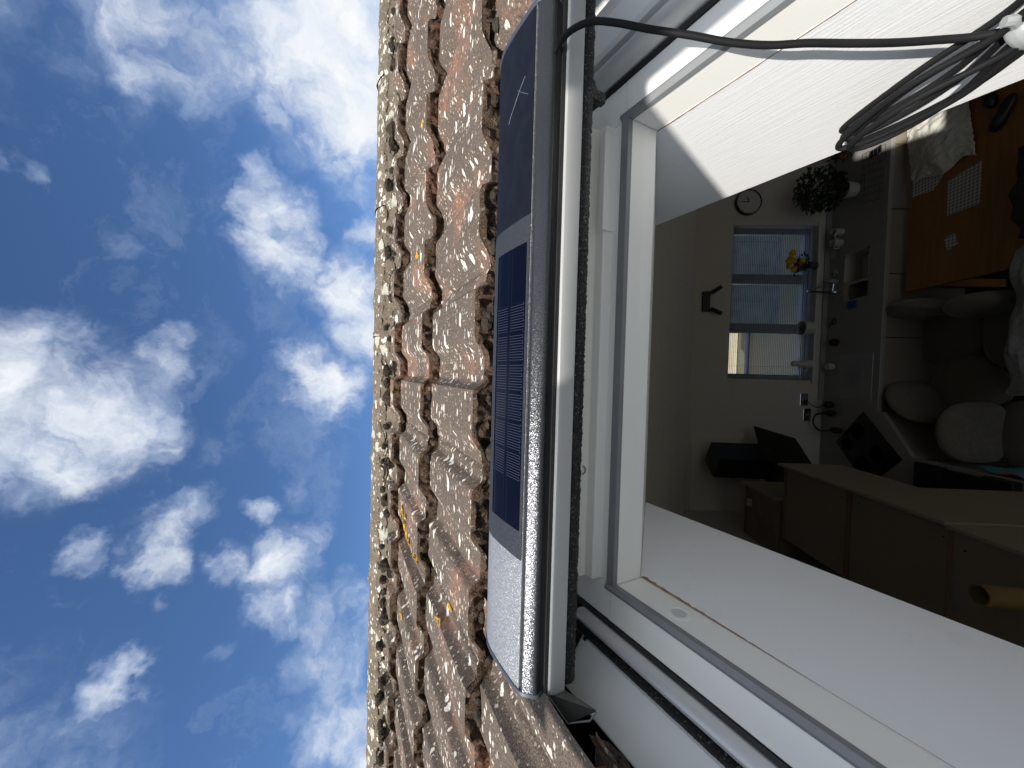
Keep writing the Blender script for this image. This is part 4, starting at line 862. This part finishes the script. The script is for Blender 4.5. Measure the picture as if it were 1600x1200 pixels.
# cooker items under the cupboard
ov = thing('magazine_rack', 'dark trays and pans on the worktop under the beige wall cupboard', 'tray stack', (-.85, 3.0, CZ))
mb = MB()
for k, (x0, x1, y0_, y1_, z) in enumerate(((-.78, -.64, 3.16, 3.40, .0), (-.80, -.65, 2.90, 3.14, .0), (-.79, -.63, 2.70, 2.88, .0))): mb.box((x0-.2, y0_, CZ+.001), (x1, y1_, CZ+.03+.02*k))
mb.build('tray_stack', M_blk, ov, bevel=.006)
tw = MB().grid(10, 24, lambda u, v: (-.60+.012*math.sin(u*9)+.006*math.sin(v*14), 2.72+.30*u, CZ-.02-.65*v))
tw2 = tag(tw.build('hanging_towel', mat('teal_pink_towel', (.04, .20, .21), (.40, .12, .12), .95, scale=4, mixlo=.47, mixhi=.52), smooth=True, solid=.008), 'teal and pink towel hanging over the worktop edge', 'towel')
# cardboard tube
ct = thing('cardboard_tube', 'yellowish open cardboard tube standing upright on the tall cabinet', 'cardboard tube', (-.9, 1.7, -2.03))
TCX, TCY = -.835, 1.60
mb = MB().lathe([(.040, 0), (.040, .27), (.034, .27), (.034, .0), (.040, .0)], (TCX, TCY, -2.068), 28, ax=(.03, .02, 1)); mb.build('tube_wall', mat('yellow_cardboard', (.20, .135, .04), (.15, .10, .03), .8), ct, smooth=True)
MB().lathe([(.0335, 0), (.0335, .01), (.001, .01)], (TCX, TCY, -2.068), 24, ax=(.03, .02, 1)).build('tube_inside', M_plinth, ct)

# ------------------------------------------------------------------ dining table
TZ = -3.42
M_oak = mat('orange_oak', (.27, .125, .032), (.22, .098, .024), .5, scale=4, stretch=(.7, 9, 1), bump=.1, bscale=60)
tb = thing('dining_table', 'orange oak dining table below the kitchen worktop', 'dining table', (1.5, 3.35, FZ))
MB().box((.85, 2.62, TZ-.035), (2.45, 3.765, TZ)).build('table_top', M_oak, tb, bevel=.004)
for x in (.92, 2.38):
    for y in (2.70, 3.69): MB().box((x-.035, y-.035, FZ), (x+.035, y+.035, TZ-.035)).build('leg', M_oak, tb, bevel=.003)
def check_mat():
    m = bpy.data.materials.new('checked_fabric'); m.use_nodes = True; t, n, l = nodes_of(m); b = n['Principled BSDF']
    co = n.new('ShaderNodeTexCoord'); s = n.new('ShaderNodeSeparateXYZ'); l.new(co.outputs['Object'], s.inputs[0]); o = []
    for ax in (0, 1):
        w_ = n.new('ShaderNodeMath'); w_.operation = 'PINGPONG'; l.new(s.outputs[ax], w_.inputs[0]); w_.inputs[1].default_value = .014
        r = n.new('ShaderNodeMapRange'); l.new(w_.outputs[0], r.inputs[0]); r.inputs[1].default_value = .006; r.inputs[2].default_value = .009; o.append(r.outputs[0])
    a = n.new('ShaderNodeMath'); a.operation = 'ADD'; l.new(o[0], a.inputs[0]); l.new(o[1], a.inputs[1])
    h = n.new('ShaderNodeMath'); h.operation = 'MULTIPLY'; h.inputs[1].default_value = .5; l.new(a.outputs[0], h.inputs[0])
    x = n.new('ShaderNodeMix'); x.data_type = 'RGBA'; x.inputs[6].default_value = (.55, .54, .50, 1); x.inputs[7].default_value = (.16, .165, .17, 1); l.new(h.outputs[0], x.inputs[0]); l.new(x.outputs[2], b.inputs['Base Color']); b.inputs['Roughness'].default_value = .9
    return m
M_chk = check_mat()
def slab(nm, pts, z0, z1, m_, label, cat, group=None):
    return tag(MB().prism(pts, lambda t, p: (p[0], p[1], t), z0, z1).build(nm, m_, bevel=.002), label, cat, group)
slab('placemat', [(1.41, 3.196), (1.41, 3.431), (1.70, 3.435), (1.74, 3.199)], TZ+.001, TZ+.006, M_chk, 'grey checked placemat alone in the middle of the oak table', 'placemat', 'checked placemats on the table')
slab('placemat', [(1.68, 3.56), (1.70, 3.745), (2.02, 3.745), (1.98, 3.44), (1.84, 3.42)], TZ+.001, TZ+.006, M_chk, 'grey checked placemat partly under the white laundry', 'placemat', 'checked placemats on the table')
slab('coaster', [(1.226, 3.446), (1.245, 3.366), (1.150, 3.332), (1.118, 3.414)], TZ+.001, TZ+.006, M_chk, 'small checked square coaster left of the placemats', 'coaster')
M_cloth = mat('white_linen', (.62, .61, .56), (.56, .55, .50), .95, scale=15, bump=.8, bscale=40, bdist=.01)
def laundry(u, v):
    x = 1.80+.62*u; y = 3.28+.50*v+.10*(u-.5); x += .06*noise.noise(Vector((v*3, 1, 0)))
    z = TZ+.012+.06*math.sin(math.pi*min(1, max(0, u)))*math.sin(math.pi*v)*1.1+.022*abs(noise.noise(Vector((u*7, v*4+u*4, 3))))+.01*noise.noise(Vector((u*22, v*10, 6)))
    return (x, y, max(TZ+.004, z))
tag(MB().grid(50, 50, laundry).build('laundry_cloth', M_cloth, smooth=True, solid=.004), 'crumpled white linen cloth on the table catching a patch of sun', 'cloth')
for k, (x, y, a) in enumerate(((2.20, 3.16, .4), (2.00, 3.05, -.5))):
    sh = thing('black_shoe', 'black shoe on the table nearer the table edge' if k else 'black shoe on the table nearer the white cloth', 'shoe', (x, y, TZ), 'black shoes on the table')
    ca_, sa_ = math.cos(a), math.sin(a)
    T_ = lambda v: Vector((v.x*ca_-v.y*sa_, v.x*sa_+v.y*ca_, v.z))
    MB().ell((x, y, TZ+.035), (.12, .04, .034), 18, 10, p=.85, T=lambda v: T_(Vector((v.x, v.y*(1+.2*(v.x > .03)), v.z*(1.3 if v.x < -.03 else .8))))).build('shoe_upper', M_blk, sh, smooth=True)
# wire rack on worktop, flowers, frames at the right
wr = thing('wire_rack', 'flat wire cooling rack lying on the worktop right of the mugs', 'wire rack', (2.0, 3.95, CZ))
mb = MB()
for i in range(8): mb.tube([(1.75+.07*i, 3.84, CZ+.012), (1.80+.07*i, 4.10, CZ+.012)], .0022, 5)
for i in range(7): mb.tube([(1.75+.008*i, 3.84+.043*i, CZ+.014), (2.24+.008*i, 3.84+.043*i, CZ+.014)], .0022, 5)
mb.build('wire_grid', mat('grey_wire', (.10, .10, .10), None, .4, .6), wr)
pf = thing('pink_flowers', 'vase of pink and red flowers on the worktop by the side wall', 'vase of flowers', (2.42, 4.2, CZ))
MB().lathe([(.04, 0), (.05, .01), (.04, .12), (.05, .18), (.045, .18), (.01, .01)], (2.42, 4.15, CZ), 18).build('glass_vase', M_dr, pf, smooth=True)
mb = MB(); ml = MB()
for k in range(20):
    c = Vector((2.42+rg.gauss(0, .08), 4.13+rg.gauss(0, .06), CZ+.27+rg.gauss(0, .06))); s_ = rg.uniform(.022, .04); MB().ell(c, (s_, s_, s_*.8), 10, 6, T=lambda v: v*(1+.25*noise.noise(v*80))).build('bloom', M_pk if k % 2 else M_rd, pf, smooth=True)
for k in range(120): a = rg.uniform(0, 6.28); leafq(ml, Vector((2.42+rg.gauss(0, .08), 4.14+rg.gauss(0, .06), CZ+.2+rg.gauss(0, .05))), Vector((math.cos(a), math.sin(a), .2)), .03, .06)
ml.build('leaves', M_leaf, pf)
fr = thing('picture_frame', 'dark framed picture standing on the worktop by the side wall', 'picture frame', (2.6, 4.3, CZ))
MB().box((2.50, 4.40, CZ), (2.72, 4.42, CZ+.28)).build('frame_border', M_frame, fr, bevel=.003); MB().box((2.525, 4.396, CZ+.03), (2.695, 4.399, CZ+.25)).build('picture', mat('dark_print', (.05, .045, .06), (.12, .08, .08), .5, scale=14), fr)
ph = thing('mobile_phone', 'dark phone lying on the worktop in the patch of sunlight', 'phone', (2.25, 3.93, CZ)); MB().box((2.20, 3.90, CZ+.001), (2.27, 4.03, CZ+.009)).build('phone_body', M_blk2, ph, bevel=.003)
# ------------------------------------------------------------------ upholstered tub chairs
M_uph = mat('taupe_upholstery', (.15, .137, .105), (.125, .114, .088), .95, scale=30, stretch=(1, 6, 1), bump=.4, bscale=120, sheen=.2)
M_leg = mat('black_chair_leg', (.012, .012, .012), None, .4)
def chair(label, cx, cy, ang, garment=False):
    t_ = thing('tub_chair', label, 'chair', (cx, cy, FZ), 'upholstered tub chairs in the room below'); a = math.radians(ang); c_, s_ = math.cos(a), math.sin(a)
    def T(v): return Vector((v[0]*c_-v[1]*s_, v[0]*s_+v[1]*c_, v[2]))
    base = Vector((cx, cy, 0))
    m_ = MB().ell(base+Vector((0, 0, FZ+.43)), (.27, .27, .085), 28, 12, p=.70, T=lambda v: T(v)); m_.build('seat', M_uph, t_, smooth=True, angle=80)
    def bend(v):
        th = v.y/.30; q_ = Vector((-.24-v.x*.9, 0, v.z+FZ+.66)); q_.x = -(.17+.085+v.x)*math.cos(th*.75)+.04; q_.y = (.17+.085+v.x)*math.sin(th)*1.05
        q_.x -= .10*(v.z+.22)*.5; return T(q_)
    MB().ell(base, (.068, .30, .25), 30, 18, p=.82, T=bend).build('backrest', M_uph, t_, smooth=True, angle=80)
    for dx in (-.17, .17):
        for dy in (-.17, .17): MB().tube([base+T((dx, dy, FZ+.38)), base+T((dx*1.25, dy*1.25, FZ+.001))], [.015, .009], 8).build('leg', M_leg, t_, smooth=True)
    return t_
chair('taupe tub chair nearest the sink with its curved back touching the table end', .47, 3.66, 180)
chair('taupe tub chair second along the table end with back to the table', .42, 3.13, 184)
chair('taupe tub chair turned diagonally near the corner of the worktop', -.02, 3.50, -45)
chair('large taupe tub chair in front of the hanging towel', -.36, 3.02, -90)
chair('tub chair with grey knit cardigan over it', .45, 2.62, 90)
chair('tub chair with dark jacket over its back', 1.30, 2.58, 90)
M_knit = mat('grey_knit', (.25, .26, .25), (.20, .21, .20), .95, scale=40, bump=.8, bscale=90, bdist=.006)
def cardi(u, v):
    x = -.05+1.0*u+.05*noise.noise(Vector((v*4, 2, 0))); y = 2.98-.62*v+.05*noise.noise(Vector((u*5, v*3, 7)))*(1-v)
    prof_ = (-3.62 if v < .06 else -3.30+.05*math.sin(v*5)); z = -3.30-.42*max(0, (.22-v)/.22)**1.5+.045*noise.noise(Vector((u*4, v*5, 1)))+.025*abs(noise.noise(Vector((u*3+v*4, v*13, 5))))
    return (x, y, z)
tag(MB().grid(60, 50, cardi).build('grey_cardigan', M_knit, smooth=True, solid=.012), 'grey knitted cardigan with folds draped over a chair', 'cardigan')
def jack(u, v):
    x = 1.02+.62*u+.04*noise.noise(Vector((v*5, 3, 0))); y = 2.96-.6*v+.06*noise.noise(Vector((u*4, v*2, 2)))*(1-v); z = -3.28-.35*max(0, (.2-v)/.2)**1.5+.05*noise.noise(Vector((u*5, v*4, 8)))
    return (x, y, z)
tag(MB().grid(40, 36, jack).build('dark_jacket', mat('black_wool', (.012, .012, .014), (.03, .03, .032), .95, scale=90), smooth=True, solid=.012), 'dark wool jacket draped over a chair at the table side', 'jacket')
